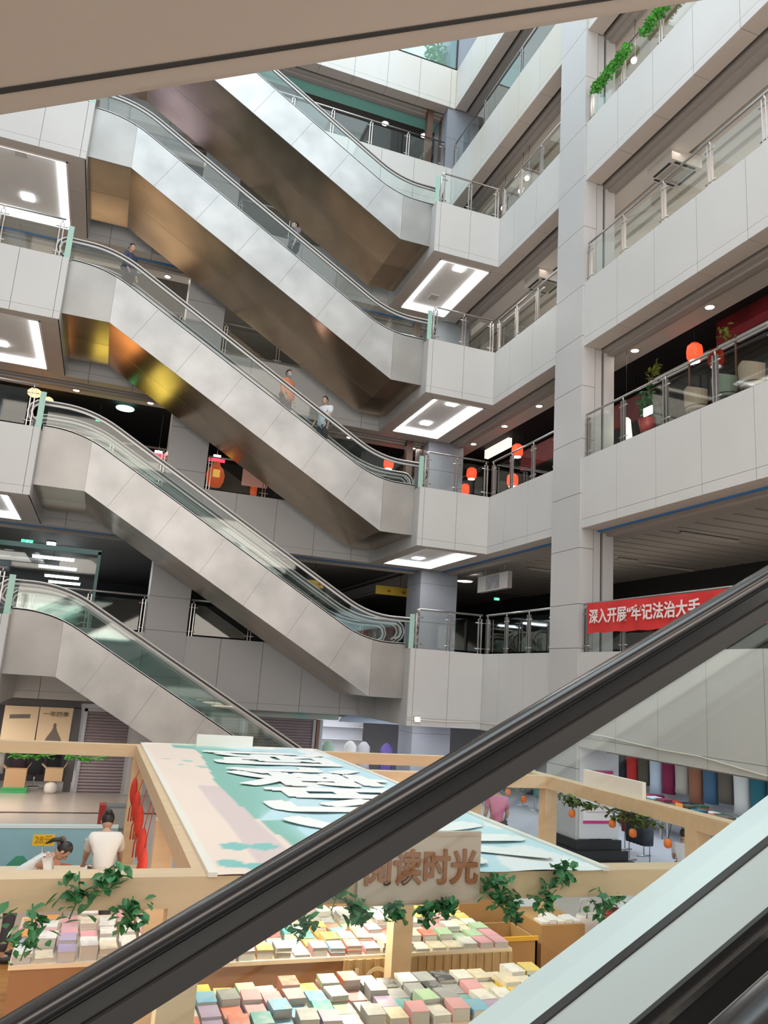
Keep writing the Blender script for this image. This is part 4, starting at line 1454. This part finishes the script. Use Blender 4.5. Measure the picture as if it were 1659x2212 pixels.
book_rows('rear table', 1.42, 8.72, 18, 6, .196, .252, pal2, 1.0, two=.22)
book_rows('front table', 1.06, 6.98, 19, 4, .196, .248, pal1, 1.2, two=.28)
book_rows('left table', -.31, 8.92, 7, 5, .196, .262, lambda r, c_: ['yellow', 'white', 'lilac', 'cream', 'white'] if r < 2 else ['white', 'pink', 'orange', 'white', 'cream', 'pink'], 1.6, two=.5)
book_rows('back left table', -1.6, 12.1, 12, 1, .206, .25, lambda r, c_: ['white', 'white', 'cream'], 1.4, two=.0)
# boxes, bag, pot at the right end of the stall
CB = mat('cardboard', (.46, .26, .10), .7, var=.1, vscale=3)
R = thing('counter_box', 'brown cardboard display box with papers on top, right of the rear table', 'box', (6.3, 10.3, 0))
MB().box(5.95, 6.62, 9.75, 10.6, .03, .62).build('body', CB, R)
mb = MB()
for i in range(5):
    mb.box(5.98+i*.125, 6.09+i*.125, 9.8, 10.0+.1*(i % 3), .621, .65+.02*(i % 2))
mb.build('papers', mat('paper_white', (.78, .76, .74), .7), R)
R = thing('open_crate', 'open brown carton with a yellow rim beside the rear table', 'crate', (5.45, 9.9, 0))
mb = MB()
for a, b, c_, d_ in ((5.2, 5.23, 9.6, 10.3), (5.77, 5.8, 9.6, 10.3), (5.2, 5.8, 9.6, 9.63), (5.2, 5.8, 10.27, 10.3)):
    mb.box(a, b, c_, d_, .03, .52)
mb.box(5.2, 5.8, 9.6, 10.3, .03, .06)
mb.build('body', CB, R)
mb = MB()
mb.box(5.19, 5.81, 9.585, 9.615, .50, .55)
mb.box(5.19, 5.22, 9.6, 10.3, .50, .55)
mb.build('rim', mat('rim_yellow', (.75, .42, .04), .5), R)
R = thing('tall_carton', 'tall leaning brown board behind the open carton', 'box', (5.5, 10.6, 0))
MB().box(5.1, 5.9, 10.5, 10.72, .03, .88).build('body', CB, R)
MB().prism([(5.1, .88), (5.9, .88), (5.78, .96), (5.2, .96)], 10.5, 10.53).build('flap', CB, R)
R = thing('tote_bag', 'white cloth tote bag with pink print standing on the planks', 'bag', (6.98, 10.2, 0))
mb = MB()
mb.lathe([(.17, .03), (.20, .15), (.21, .45), (.19, .60), (.17, .61), (.15, .50), (0, .48)], (0, 0, 0), 16)
for v in mb.bm.verts:
    v.co.y *= .55
mb.build('body', mat('bag_cloth', (.76, .70, .66), .8, var=.08, vscale=6), R, True)
MB().box(-.12, .10, -.118, -.108, .12, .28).build('print', mat('bag_pink', (.62, .30, .32), .7), R, True)
for s_ in (-1, 1):
    MB().tube([(-.09, s_*.09, .58), (-.06, s_*.09, .78), (.06, s_*.09, .78), (.09, s_*.09, .58)], .012, 6).build('handle', mat('bag_cloth'), R, True)
R = thing('flower_pot', 'dark red pot on a brown post stand near the ivy, right of the stall', 'pot', (6.75, 9.3, 0))
MB().lathe([(.10, .62), (.13, .78), (.14, .92), (.12, .92), (0, .88)], (0, 0, 0), 14).build('pot', mat('pot_red'), R, True)
MB().box(-.07, .07, -.07, .07, .03, .62).build('stand', mat('brown_wood'), R, True)
leaf_cloud(MB(), (0, 0, 1.08), (.18, .18, .16), 40, .12, 77).build('foliage', IVY, R, True)

# ---------------------------------------------------------------- ground floor shops
DARKF = mat('shop_frame_dark', (.085, .08, .085), .5)
R = thing('clothes_shop', 'dark framed clothes shop front with cream posters, lower left', 'shop front', (-1.5, YB+.5, 0))
mb = MB()
mb.box(-4.2, -.3, YB+.42, YB+.52, 2.28, 2.52)
mb.box(-2.62, -2.45, YB+.42, YB+.52, 0, 2.3)
mb.box(-.48, -.28, YB+.42, YB+.52, 0, 2.3)
mb.box(-4.3, -.28, YB+2.4, YB+2.5, 0, 2.5)
mb.build('frame', DARKF, R)
CRM = mat('poster_cream', (.72, .56, .36), .6)
for k, (x0, x1) in enumerate(((-2.28, -1.40), (-1.37, -.50))):
    MB().box(x0, x1, YB+.38, YB+.41, 1.15, 2.27).build('poster', CRM, R)
INK = mat('poster_ink', (.10, .075, .06), .7)
text_mesh('lettering', '\u4e00\u5e74\u56db\u5b63', .155, basis((1.1, 0, 0), (0, 0, 1), (0, -1, 0), (-.93, YB+.375, 2.08)), INK, R, ext=.002)
mb = MB()
mb.prism([(-1.17, 1.28), (-1.10, 1.45), (-1.0, 1.62), (-.96, 1.72), (-.88, 1.72), (-.84, 1.62), (-.74, 1.45), (-.66, 1.28)], YB+.372, YB+.379)
mb.prism([(-.96, 1.72), (-.965, 1.80), (-.93, 1.85), (-.89, 1.83), (-.88, 1.72)], YB+.372, YB+.379)
mb.build('printed_dress', mat('poster_grey', (.17, .14, .12), .7), R)
mb = MB()
mb.prism([(-2.13, 1.92), (-1.6, 1.95), (-1.6, 2.06), (-2.13, 2.03)], YB+.372, YB+.379)
mb.build('printed_title', mat('poster_grey', (.17, .14, .12), .7), R)
for k, (x, c_, q) in enumerate(((-2.35, (.62, .60, .58), 'white'), (-1.75, (.05, .025, .04), 'plum'), (-1.3, (.03, .032, .036), 'black'), (-.82, (.018, .018, .02), 'long black'))):
    R = thing('garment', '%s garment hanging in the dark clothes shop, lower left' % q, 'clothing', (x, YB+1.2, .35), 'garments in the dark shop')
    mb = MB()
    mb.lathe([(.22, 0), (.20, .4), (.21, .75), (.10, .9), (.04, .95)], (0, 0, 0), 12)
    for v in mb.bm.verts:
        v.co.y *= .5
    mb.build('cloth', mat('garment_'+q.replace(' ', '_'), c_, .9), R, True)
    MB().tube([(0, 0, .93), (0, 0, 1.5)], .008, 5).build('hanger', CHROME, R, True)
    mb = MB()
    mb.tube([(0, .02, 0), (0, .02, -.33)], .02, 6)
    mb.box(-.15, .15, -.12, .12, -.35, -.33)
    mb.build('stand', CHROME, R, True)
for k, (x0, x1, z0, z1, c_, q) in enumerate(((-1.98, -1.45, .14, .62, (.48, .30, .16), 'tall brown carton on the green tray'), (-2.02, -1.38, 0, .13, (.05, .36, .12), 'flat green tray under the brown carton'), (-.98, -.52, .33, .66, (.52, .36, .20), 'open brown carton stacked on white bag'), (-.95, -.60, 0, .32, (.70, .66, .62), 'white bulging bag at the shop threshold'))):
    R = thing('carton' if k != 3 else 'sack', q+', lower left shop', 'box' if k != 3 else 'bag', ((x0+x1)/2, YB+.15, z0))
    mb = MB()
    if k == 3:
        mb.lathe([(.14, 0), (.18, .08), (.17, .22), (.10, .30), (.05, .33)], (-.78, YB+.15, 0), 14)
    else:
        mb.box(x0, x1, YB+.02, YB+.34, z0, z1)
    mb.build('body', mat('box_%d' % k, c_, .7), R)
    mb = MB()
    if k in (0, 2):
        mb.prism([(x0, z1), (x0-.12, z1+.10), (x0-.115, z1+.11), (x0+.01, z1+.01)], YB+.02, YB+.34)
        mb.prism([(x1, z1), (x1+.08, z1+.14), (x1+.075, z1+.15), (x1-.01, z1+.01)], YB+.02, YB+.34)
        mb.build('flap', mat('box_%d' % k), R)
    elif k == 1:
        mb.box(x0, x1, YB+.01, YB+.02, z1-.03, z1+.02)
        mb.build('rim', mat('box_1'), R)
    else:
        mb.tube([(-.80, YB+.15, .32), (-.78, YB+.13, .38), (-.75, YB+.16, .33)], .015, 6)
        mb.build('knot', mat('box_3'), R)
SHUT = mat('shutter_slats', (.25, .21, .235), .45, .3)


def shutter(label, x0, x1, y, z1):
    R = thing('roller_shutter', label, 'shutter', ((x0+x1)/2, y, 0), 'closed roller shutters')
    n = int(z1/.085)
    mb = MB()
    for i in range(n):
        a, b = i*z1/n, (i+1)*z1/n
        mb.prism([(y, a), (y-.018, a+.02), (y-.022, (a+b)/2), (y-.012, b-.01), (y, b)], x0, x1, 'x')
    mb.build('slats', SHUT, R)
    mb = MB()
    mb.box(x0-.09, x0, y-.06, y+.05, 0, z1+.08)
    mb.box(x1, x1+.09, y-.06, y+.05, 0, z1+.08)
    mb.box(x0-.09, x1+.09, y-.06, y+.05, z1, z1+.1)
    mb.build('frame', mat('shutter_frame', (.42, .44, .47), .4, .3), R)


shutter('closed grey purple roller shutter between the cream posters and the grey column', -.10, 1.08, YB+.40, 2.22)
shutter('closed roller shutter right of the grey column, behind the lowest escalator', 2.5, 4.3, YB+.40, 2.3)
shutter('closed dark roller shutter left of the bright shop', 4.55, 6.6, YB+.40, 2.3)
R = thing('shop_frieze', 'painted teal and pink frieze above the shutters', 'sign', (5.5, YB+.3, 2.35))
MB().box(2.5, 7.4, YB+.30, YB+.36, 2.32, 2.66).build('board', mat('frieze_teal', (.22, .52, .48), .5, var=.5, vscale=2.2, c2=(.55, .45, .42)), R)
R = thing('bright_shop', 'brightly lit shop with an arched pale blue sign, beside the corner column', 'shop front', (8.3, YB+.5, 0))
pts = [(7.42, 2.28)]+[(8.6+1.15*math.cos(math.pi*(1-i/16)), 2.32+.28*math.sin(math.pi*i/16)) for i in range(17)]+[(9.75, 2.28)]
MB().prism(pts, YB+.30, YB+.36).build('arched_sign', mat('arch_blue', (.36, .46, .60), .5), R)
mb = MB()
mb.box(6.81, 6.90, YB+.3, YB+.5, 0, 2.3)
mb.mi = 1
mb.box(6.71, 6.81, YB+.3, YB+.5, 0, 2.3)
mb.build('frame', [mat('frame_blue', (.42, .52, .60), .4), mat('frame_brown', (.22, .12, .09), .5)], R)
mb = MB()
for z in (.5, .95, 1.4, 1.85):
    mb.box(7.0, 9.7, YB+4.6, YB+4.95, z, z+.03)
mb.box(6.9, 9.8, YB+4.95, YB+5.0, 0, 2.45)
mb.build('shelf', mat('shelf_white', (.72, .74, .78), .5), R)
for k, (x, y) in enumerate(((8.35, YB+.9), (8.75, YB+1.0))):
    R = thing('floodlight', '%s of two round bright lamps under the arched blue sign' % ('left' if k == 0 else 'right'), 'lamp', (x, y, 2.40), 'lamps of the bright shop')
    MB().lathe([(.13, -.04), (.10, 0), (.04, .04)], (0, 0, 0), 14).build('housing', CHROME, R, True)
    MB().lathe([(.13, -.041), (.10, -.075), (0, -.08)], (0, 0, 0), 14).build('lens', COOL, R, True)
    MB().tube([(0, 0, .03), (0, 0, .065)], .01, 5).build('stem', CHROME, R, True)
GC = [('mint green', (.40, .60, .50), 7.35, 25.3), ('white', (.76, .77, .80), 8.2, 25.6), ('pale grey', (.58, .60, .66), 8.65, 25.5), ('violet', (.16, .12, .42), 9.35, 25.2)]
for q, c_, x, y in GC:
    R = thing('clothes_stand', q+' garment on a stand inside the bright shop', 'clothing', (x, y, 0), 'garments in the bright shop')
    mb = MB()
    mb.lathe([(.24, .75), (.20, 1.1), (.22, 1.45), (.12, 1.58), (.05, 1.62)], (0, 0, 0), 12)
    for v in mb.bm.verts:
        v.co.y *= .6
    mb.build('cloth', mat('g_'+q.replace(' ', '_'), c_, .9), R, True)
    mb = MB()
    mb.tube([(0, 0, 1.6), (0, 0, 0.02)], .015, 6)
    mb.box(-.18, .18, -.18, .18, 0, .03)
    mb.build('stand', CHROME, R, True)
# fire cabinet seen left of the post
R = thing('fire_cabinet', 'small dark cabinet with a red side standing behind the left stall post', 'cabinet', (.9, 18.0, 0))
MB().box(.55, 1.2, 17.9, 18.3, 0, .72).build('body', mat('cabinet_grey', (.16, .16, .16), .5), R)
MB().box(.42, .55, 17.9, 18.3, 0, .74).build('side', mat('cabinet_red', (.34, .02, .02), .5), R)
MB().box(.62, 1.12, 17.885, 17.9, .3, .68).build('door', mat('cabinet_pale', (.30, .30, .28), .5), R)
# column poster
R = thing('poster_board', 'white notice with magenta bars on the column above the dark plinth', 'poster', (10.6, 15.2, .42))
MB().box(XR+.02, XR+1.02, CY0-.035, CY0-.005, .62, 2.5).build('board', mat('board_white', (.62, .62, .66), .5), R)
MB().box(10.24, 11.0, CY0-.045, CY0-.036, .95, 2.02).build('sheet', mat('sheet_white', (.78, .74, .74), .6), R)
mb = MB()
mb.box(10.24, 11.0, CY0-.05, CY0-.046, 1.96, 2.03)
mb.box(10.24, 11.0, CY0-.05, CY0-.046, .93, .99)
mb.build('bar', mat('magenta', (.55, .03, .20), .5), R)
mb = MB()
for i in range(5):
    mb.box(10.32, 10.92-.1*(i % 2), CY0-.047, CY0-.0455, 1.15+i*.13, 1.18+i*.13)
mb.build('print', mat('print_pink', (.60, .45, .48), .6), R)
# clothes along the right shop
gcol = [('black', (.02, .02, .03)), ('red', (.50, .03, .025)), ('dark olive', (.09, .075, .05)), ('pale blue', (.52, .58, .68)), ('burgundy', (.22, .015, .06)), ('sand', (.44, .40, .34)), ('rust brown', (.30, .12, .07)), ('steel blue', (.06, .13, .22)), ('grey brown', (.12, .10, .08)), ('white', (.68, .67, .64)), ('petrol', (.02, .13, .17)), ('forest green', (.03, .10, .06))]
for k, (q, c_) in enumerate(gcol):
    y = 22.9-k*.52*1.13
    R = thing('garment', q+' garment on the long wall rail of the right ground floor shop', 'clothing', (16.9, y, 0), 'garments on the wall rail')
    mb = MB()
    mb.lathe([(.27, .75+.1*(k % 3)), (.25, 1.2), (.27, 1.8), (.14, 2.0), (.05, 2.06)], (0, 0, 0), 12)
    for v in mb.bm.verts:
        v.co.x *= .5
    mb.build('cloth', mat('wall_'+q.replace(' ', '_'), c_, .9), R, True)
    mb = MB()
    mb.tube([(0, 0, 2.03), (0, 0, 2.12), (.72, 0, 2.12)], .01, 5)
    mb.build('hanger', CHROME, R, True)
for k in range(4):
    y = 20.8-k*1.75
    R = thing('display_table', 'white display table in the right shop, %s from the column' % ORDN[k], 'table', (15.2, y, 0), 'tables in the right shop')
    MB().box(-.45, .45, -.8, .8, .74, .80).build('tabletop', mat('table_white', (.70, .72, .80), .5), R, True)
    for sx in (-1, 1):
        for sy in (-1, 1):
            MB().box(sx*.40-.03, sx*.40+.03, sy*.74-.03, sy*.74+.03, 0, .74).build('leg', CHROME, R, True)
    rd = random.Random(k)
    for i in range(4):
        for j in range(2):
            q = rd.choice(gcol)
            h = rd.choice((.10, .16, .22))
            R = thing('folded_clothes', '%s folded clothes pile, %s side, %s along the %s display table' % (q[0], ('front', 'back')[j], ORDN[i], ORDN[k]), 'clothing', (15.2-.2+.4*j, y-.6+i*.4, .801), 'folded clothes in the right shop')
            for l in range(int(h/.05)):
                MB().box(-.15+.005*l, .15, -.16, .16-.006*l, l*.05, l*.05+.046).build('folded_piece', mat('wall_'+(q if l % 2 == 0 else rd.choice(gcol))[0].replace(' ', '_')), R, True)
    if k < 3:
        R = thing('price_card', 'orange price card on the %s display table of the right shop' % ORDN[k], 'sign', (14.72, y+.2, .74), 'orange price cards')
        MB().box(-.012, 0, -.13, .13, .06, .30).build('card', mat('card_orange', (.75, .28, .04), .5), R, True)
        MB().box(-.02, .03, -.02, .02, .0, .07).build('clip', CHROME, R, True)
for k, (x, y, c_, q) in enumerate(((12.7, 16.7, (.30, .06, .04), 'red brown'), (12.0, 15.6, (.06, .07, .09), 'charcoal'), (12.8, 14.7, (.16, .20, .24), 'slate blue'), (13.3, 21.9, (.10, .22, .20), 'dark teal'), (13.4, 22.9, (.03, .03, .04), 'black'), (12.4, 24.6, (.20, .22, .28), 'grey blue'), (12.5, 23.5, (.50, .52, .60), 'pale lilac'))):
    R = thing('clothes_rack', 'floor rack with %s clothes, %s' % (q, 'right of the column plinth' if k < 3 else 'behind the pink shirted walker'), 'clothes rack', (x, y, 0), 'floor racks of the right shop')
    mb = MB()
    for i in range(5):
        mb.lathe([(.13, .45), (.14, .7), (.13, 1.05), (.05, 1.16)], (0, -.24+.12*i, 0), 8)
    for v in mb.bm.verts:
        v.co.x *= 1.3
    mb.build('clothes', mat('rack_'+q.replace(' ', '_'), c_, .9, var=.45, vscale=5), R, True)
    mb = MB()
    mb.tube([(0, -.36, 0), (0, -.36, 1.2), (0, .36, 1.2), (0, .36, 0)], .014, 6)
    mb.tube([(-.2, -.36, .02), (.2, -.36, .02)], .014, 6)
    mb.tube([(-.2, .36, .02), (.2, .36, .02)], .014, 6)
    mb.build('frame', CHROME, R, True)

# ---------------------------------------------------------------- people
SKIN = mat('skin', (.52, .33, .24), .5)
HAIR = mat('hair_black', (.014, .012, .012), .45)


def skin_mesh(verts, edges, radii, sub=1, root=0):
    me_ = bpy.data.meshes.new('tmp')
    bm_ = bmesh.new()
    L = bm_.verts.layers.skin.verify()
    V = [bm_.verts.new(v) for v in verts]
    for i, v in enumerate(V):
        v[L].radius = (radii[i], radii[i]) if not isinstance(radii[i], tuple) else radii[i]
        v[L].use_root = (i == root)
    for a, b in edges:
        bm_.edges.new((V[a], V[b]))
    bm_.to_mesh(me_)
    bm_.free()
    o_ = bpy.data.objects.new('tmp', me_)
    COL.objects.link(o_)
    m_ = o_.modifiers.new('skin', 'SKIN')
    m_.use_smooth_shade = True
    m2_ = o_.modifiers.new('sub', 'SUBSURF')
    m2_.levels = m2_.render_levels = sub
    bpy.context.view_layer.update()
    r_ = bpy.data.meshes.new_from_object(o_.evaluated_get(bpy.context.evaluated_depsgraph_get()))
    bpy.data.objects.remove(o_)
    return r_


def person(label, loc, rz, H=1.68, shirt=(.7, .7, .7), pants=(.03, .03, .04), lean=0, arms=((0.15, .35), (.15, .35)), sleeve=.5, mask=False, long_hair=False, bun=False, seated=False, knee=0, group='people', bulk=1.0, hem=-.06):
    """faces local -Y.  lean: forward bend in radians; arms: (shoulder swing forward, elbow bend) right/left"""
    k = H/1.70
    R = thing('person', label, 'person', loc, group, rz)
    Lr = Matrix.Rotation(lean, 3, 'X')       # positive bends towards -Y
    piv = Vector((0, 0, .95))
    if seated:
        piv = Vector((0, 0, .50))
    up_ = lambda p: piv+Lr @ (Vector(p)-Vector((0, 0, .95)))
    V, E_, Rd, idx = [], [], [], {}

    def add(n, p, r, par=None):
        idx[n] = len(V)
        V.append(Vector(p)*k)
        Rd.append(r*k)
        if par:
            E_.append((idx[par], idx[n]))
        return idx[n]
    add('pelvis', up_((0, 0, .95)), .125)
    add('waist', up_((0, 0, 1.10)), .115, 'pelvis')
    add('chest', up_((0, .01, 1.30)), .135, 'waist')
    add('neck', up_((0, .01, 1.46)), .055, 'chest')
    add('headb', up_((0, -.01, 1.53)), .055, 'neck')
    hands = {}
    for s_, nm in ((-1, 'r'), (1, 'l')):
        sw, eb = arms[0 if s_ < 0 else 1]
        sh = up_((s_*.17, .01, 1.39))
        add('sh'+nm, sh, .062, 'chest')
        d1 = Matrix.Rotation(sw, 3, 'X') @ Vector((s_*.16, 0, -1)).normalized()
        d1 = Vector((d1.x, -abs(d1.y) if sw > 0 else d1.y, d1.z))
        el = sh+d1*.29
        add('el'+nm, el, .042, 'sh'+nm)
        a = sw+eb
        d2 = Vector((s_*.05, -math.sin(a), -math.cos(a))).normalized()
        wr = el+d2*.25
        add('wr'+nm, wr, .028, 'el'+nm)
        pm_ = wr+d2*.075
        add('palm'+nm, pm_, .034, 'wr'+nm)
        hands[nm] = (wr, pm_, d2, s_)
        if seated:
            hip, kn, an, to = (s_*.10, -.05, .50), (s_*.12, -.46, .50), (s_*.12, -.46, .09), (s_*.13, -.62, .04)
        else:
            kk = knee*(1 if s_ < 0 else -.4)
            hip, kn, an, to = (s_*.095, 0, .90), (s_*.10, -.02-kk*.5, .50), (s_*.10, .02-kk*.15, .09), (s_*.115, -.13-kk*.15, .04)
        add('hip'+nm, hip, .095, 'pelvis')
        add('kn'+nm, kn, .062, 'hip'+nm)
        add('an'+nm, an, .042, 'kn'+nm)
        add('to'+nm, to, .038, 'an'+nm)
    body = skin_mesh(V, E_, Rd)
    bm_ = bmesh.new()
    bm_.from_mesh(body)
    mb = MB()
    mb.bm.free()
    mb.bm = bm_
    hc = up_((0, -.02, 1.615))*k
    hm = Lr.to_4x4() @ Matrix.Rotation(.12, 4, 'X')
    mb.ell(hc, (.076*k, .093*k, .112*k), 16, 12, hm)
    loc3 = lambda p: hc+(hm.to_3x3() @ (Vector(p)*k))
    mb.ell(loc3((0, -.03, -.065)), (.055*k, .065*k, .05*k), 10, 8, hm)
    mb.ell(loc3((0, -.098, -.015)), (.014*k, .022*k, .026*k), 8, 6, hm)
    for s_ in (-1, 1):
        mb.ell(loc3((s_*.078, .005, -.01)), (.012*k, .022*k, .032*k), 8, 6, hm)
    for nm, (wr, pm_, d2, s_) in hands.items():
        side = d2.cross(Vector((0, 1, 0)) if abs(d2.y) < .8 else Vector((0, 0, 1))).normalized()
        nrm = side.cross(d2)
        for f_ in range(4):
            b0 = (pm_+d2*.03+side*(.024-.016*f_))*k
            ln = (.075, .085, .08, .062)[f_]*k
            mb.tube([b0-d2*.03*k, b0+d2*ln*.45, b0+d2*ln*.8+nrm*ln*.18, b0+d2*ln*.95+nrm*ln*.42], .009*k, 6, [.0095*k, .009*k, .008*k, .006*k])
        t0 = (pm_-d2*.03+side*.026)*k
        mb.tube([t0-side*.012*k, t0+side*.025*k+d2*.015*k, t0+side*.038*k+d2*.045*k], .01*k, 6, [.011*k, .0095*k, .007*k])
    mb.mi = 1
    for s_ in (-1, 1):
        mb.ell(loc3((s_*.031, -.083, .012)), (.011*k, .010*k, .007*k), 8, 6, hm)
    mb.mi = 2
    mb.ell(loc3((0, -.088, -.058)), (.022*k, .012*k, .007*k), 8, 6, hm)
    for f_ in mb.bm.faces:
        f_.smooth = True
    mb.build('body', [SKIN, HAIR, mat('lips', (.36, .14, .12), .5)], R, True)

    # clothes
    def cloth(name, names, rad, m_, parents):
        iv = {}
        vs, es, rs = [], [], []
        for n_, p_, r_ in names:
            iv[n_] = len(vs)
            vs.append(p_)
            rs.append(r_*k)
        for a, b in parents:
            es.append((iv[a], iv[b]))
        me2 = skin_mesh(vs, es, rs)
        me2.materials.clear()
        me2.materials.append(m_)
        o2 = bpy.data.objects.new(name, me2)
        COL.objects.link(o2)
        o2.parent = R
    G = lambda n_: V[idx[n_]]
    nm_ = [('pelvis', G('pelvis')+(Lr @ Vector((0, 0, max(hem, -.08))))*k, .150*bulk), ('waist', G('waist'), .142*bulk), ('chest', G('chest'), .155*bulk), ('neck', G('neck')*.85+G('chest')*.15, .078)]
    pr = [('pelvis', 'waist'), ('waist', 'chest'), ('chest', 'neck')]
    if hem < -.1:
        for s_ in (-1, 1):
            nm_.append(('hem%d' % s_, G('pelvis')+Vector((s_*.085, 0, hem))*k, .150))
            pr.append(('pelvis', 'hem%d' % s_))
    for n_ in 'rl':
        nm_.append(('sh'+n_, G('sh'+n_), .080*(bulk*.5+.5)))
        pr.append(('chest', 'sh'+n_))
        if sleeve <= 1:
            nm_.append(('sl'+n_, G('sh'+n_).lerp(G('el'+n_), sleeve), .066))
            pr.append(('sh'+n_, 'sl'+n_))
        else:
            nm_.append(('el'+n_, G('el'+n_), .060))
            pr.append(('sh'+n_, 'el'+n_))
            nm_.append(('sl'+n_, G('wr'+n_), .046))
            pr.append(('el'+n_, 'sl'+n_))
    cid = '%d_%d_%d' % tuple(int(c_*99) for c_ in shirt)
    cloth('shirt', nm_, 1, mat('shirt_'+cid, shirt, .85), pr)
    nm_ = [('pelvis', Vector((0, 0, .95 if not seated else .50))*k, .137)]
    pr = []
    for n_ in 'rl':
        nm_ += [('hip'+n_, G('hip'+n_), .112), ('kn'+n_, G('kn'+n_), .080), ('an'+n_, G('an'+n_).lerp(G('kn'+n_), .08), .062)]
        pr += [('pelvis', 'hip'+n_), ('hip'+n_, 'kn'+n_), ('kn'+n_, 'an'+n_)]
    cid = '%d_%d_%d' % tuple(int(c_*99) for c_ in pants)
    cloth('trousers', nm_, 1, mat('pants_'+cid, pants, .85), pr)
    for n_ in 'rl':
        a, b = G('an'+n_), G('to'+n_)
        m2 = MB()
        m2.ell((a+b)/2+Vector((0, 0, -.015))*k, (.052*k, .135*k, .045*k), 10, 8)
        for v in m2.bm.verts:
            v.co.z = max(v.co.z, .0)
        m2.build('shoe', mat('shoe_dark', (.03, .03, .032), .5), R, True)
    m2 = MB()
    m2.ell(loc3((0, .012, .022)), (.086*k, .100*k, .108*k), 16, 12, hm)
    cut = [f_ for f_ in m2.bm.faces if ((hm.to_3x3().inverted() @ (f_.calc_center_median()-hc))/k).y < -.035 and ((hm.to_3x3().inverted() @ (f_.calc_center_median()-hc))/k).z < .075]
    bmesh.ops.delete(m2.bm, geom=cut, context='FACES')
    low = [f_ for f_ in m2.bm.faces if ((hm.to_3x3().inverted() @ (f_.calc_center_median()-hc))/k).z < -.06]
    bmesh.ops.delete(m2.bm, geom=low, context='FACES')
    if long_hair:
        m2.tube([loc3((0, .09, .03)), loc3((0, .15, .02)), loc3((0, .19, -.06)), loc3((0, .19, -.16))], .03*k, 8, [.02*k, .03*k, .028*k, .008*k])
    if bun:
        m2.ell(loc3((0, .085, .075)), (.05*k, .05*k, .045*k), 12, 8)
    m2.build('hair', HAIR, R, True)
    if mask:
        m2 = MB()
        m2.ell(loc3((0, -.052, -.048)), (.062*k, .060*k, .048*k), 14, 10, hm)
        m2.build('face_mask', mat('mask_blue', (.18, .48, .66), .7), R, True)
    return R


# riders stand on the treads of the third far escalator; the tread height follows the slope
def tread(x, n):
    us = 5+(0-(-.549+.577*5-.30))/T30
    kk = math.floor((KX0-x-us+.2)/(.2/T30))
    return FZ[n]+kk*.2


R3 = [(4.08, 3, 'person in an orange jacket and blue mask riding the third far escalator', (.72, .22, .10), (.03, .035, .06), 0.6, True, 2),
      (5.25, 3, 'person in a loose white shirt riding below the orange jacket', (.74, .80, .86), (.025, .025, .03), -.9, False, .7),
      (-.68, 3, 'person in dark navy clothes at the top bend of the third far escalator', (.05, .06, .10), (.015, .015, .02), .9, False, 2),
      (3.85, 4, 'person in grey and blue mask half hidden on the fourth far escalator', (.16, .16, .18), (.03, .03, .035), -1.4, True, .7)]
for x, n, lb, sc_, pc, rz, mk, sl in R3:
    z = min(tread(x, n), FZ[n+1])
    if x < -.5:
        z = FZ[n+1]-.2 if False else min(tread(x, n), FZ[n+1])
    person(lb, (x, 21.2, z), rz, 1.76, sc_, pc, 0, ((.1, .5), (.1, .2)), sl, mk, group='escalator riders', bulk=1.2, hem=-.20)
person('person in a pink shirt and black trousers walking away past the stall', (8.0, 14.9, .004), math.pi-.25, 1.76, (.62, .20, .36), (.018, .018, .025), .05, ((.1, .9), (.1, .5)), .7, knee=.12, group='shoppers')
person('person with a black bun in a white blouse leaning over the back left table', (.40, 11.3, 0.03), math.pi, 1.70, (.80, .78, .74), (.08, .08, .09), .50, ((.5, .3), (.5, .5)), .8, bun=True, group='shoppers')
person('person with a ponytail in a pale top bending low beside the yellow price card', (-.62, 11.2, 0.03), math.pi*.5, 1.60, (.74, .76, .76), (.06, .06, .08), .95, ((.3, .3), (.3, .3)), .8, long_hair=True, group='shoppers')
P_ = person('person in a white shirt sitting beside the clothes racks, far right', (11.15, 13.15, .0), math.pi*.75, 1.6, (.74, .75, .80), (.10, .11, .14), .15, ((.5, .8), (.5, .8)), .7, seated=True, group='shoppers')
R = thing('stool', 'low dark stool under the sitting person, far right', 'stool', (11.15, 13.15, 0))
MB().lathe([(.19, .33), (.20, .37), (.18, .39), (0, .39)], (0, 0, 0), 14).build('seat', BLACKP, R, True)
for a in range(4):
    c_, s_ = math.cos(a*math.pi/2+.78), math.sin(a*math.pi/2+.78)
    MB().tube([(c_*.12, s_*.12, .34), (c_*.17, s_*.17, 0)], .015, 6).build('leg', CHROME, R, True)
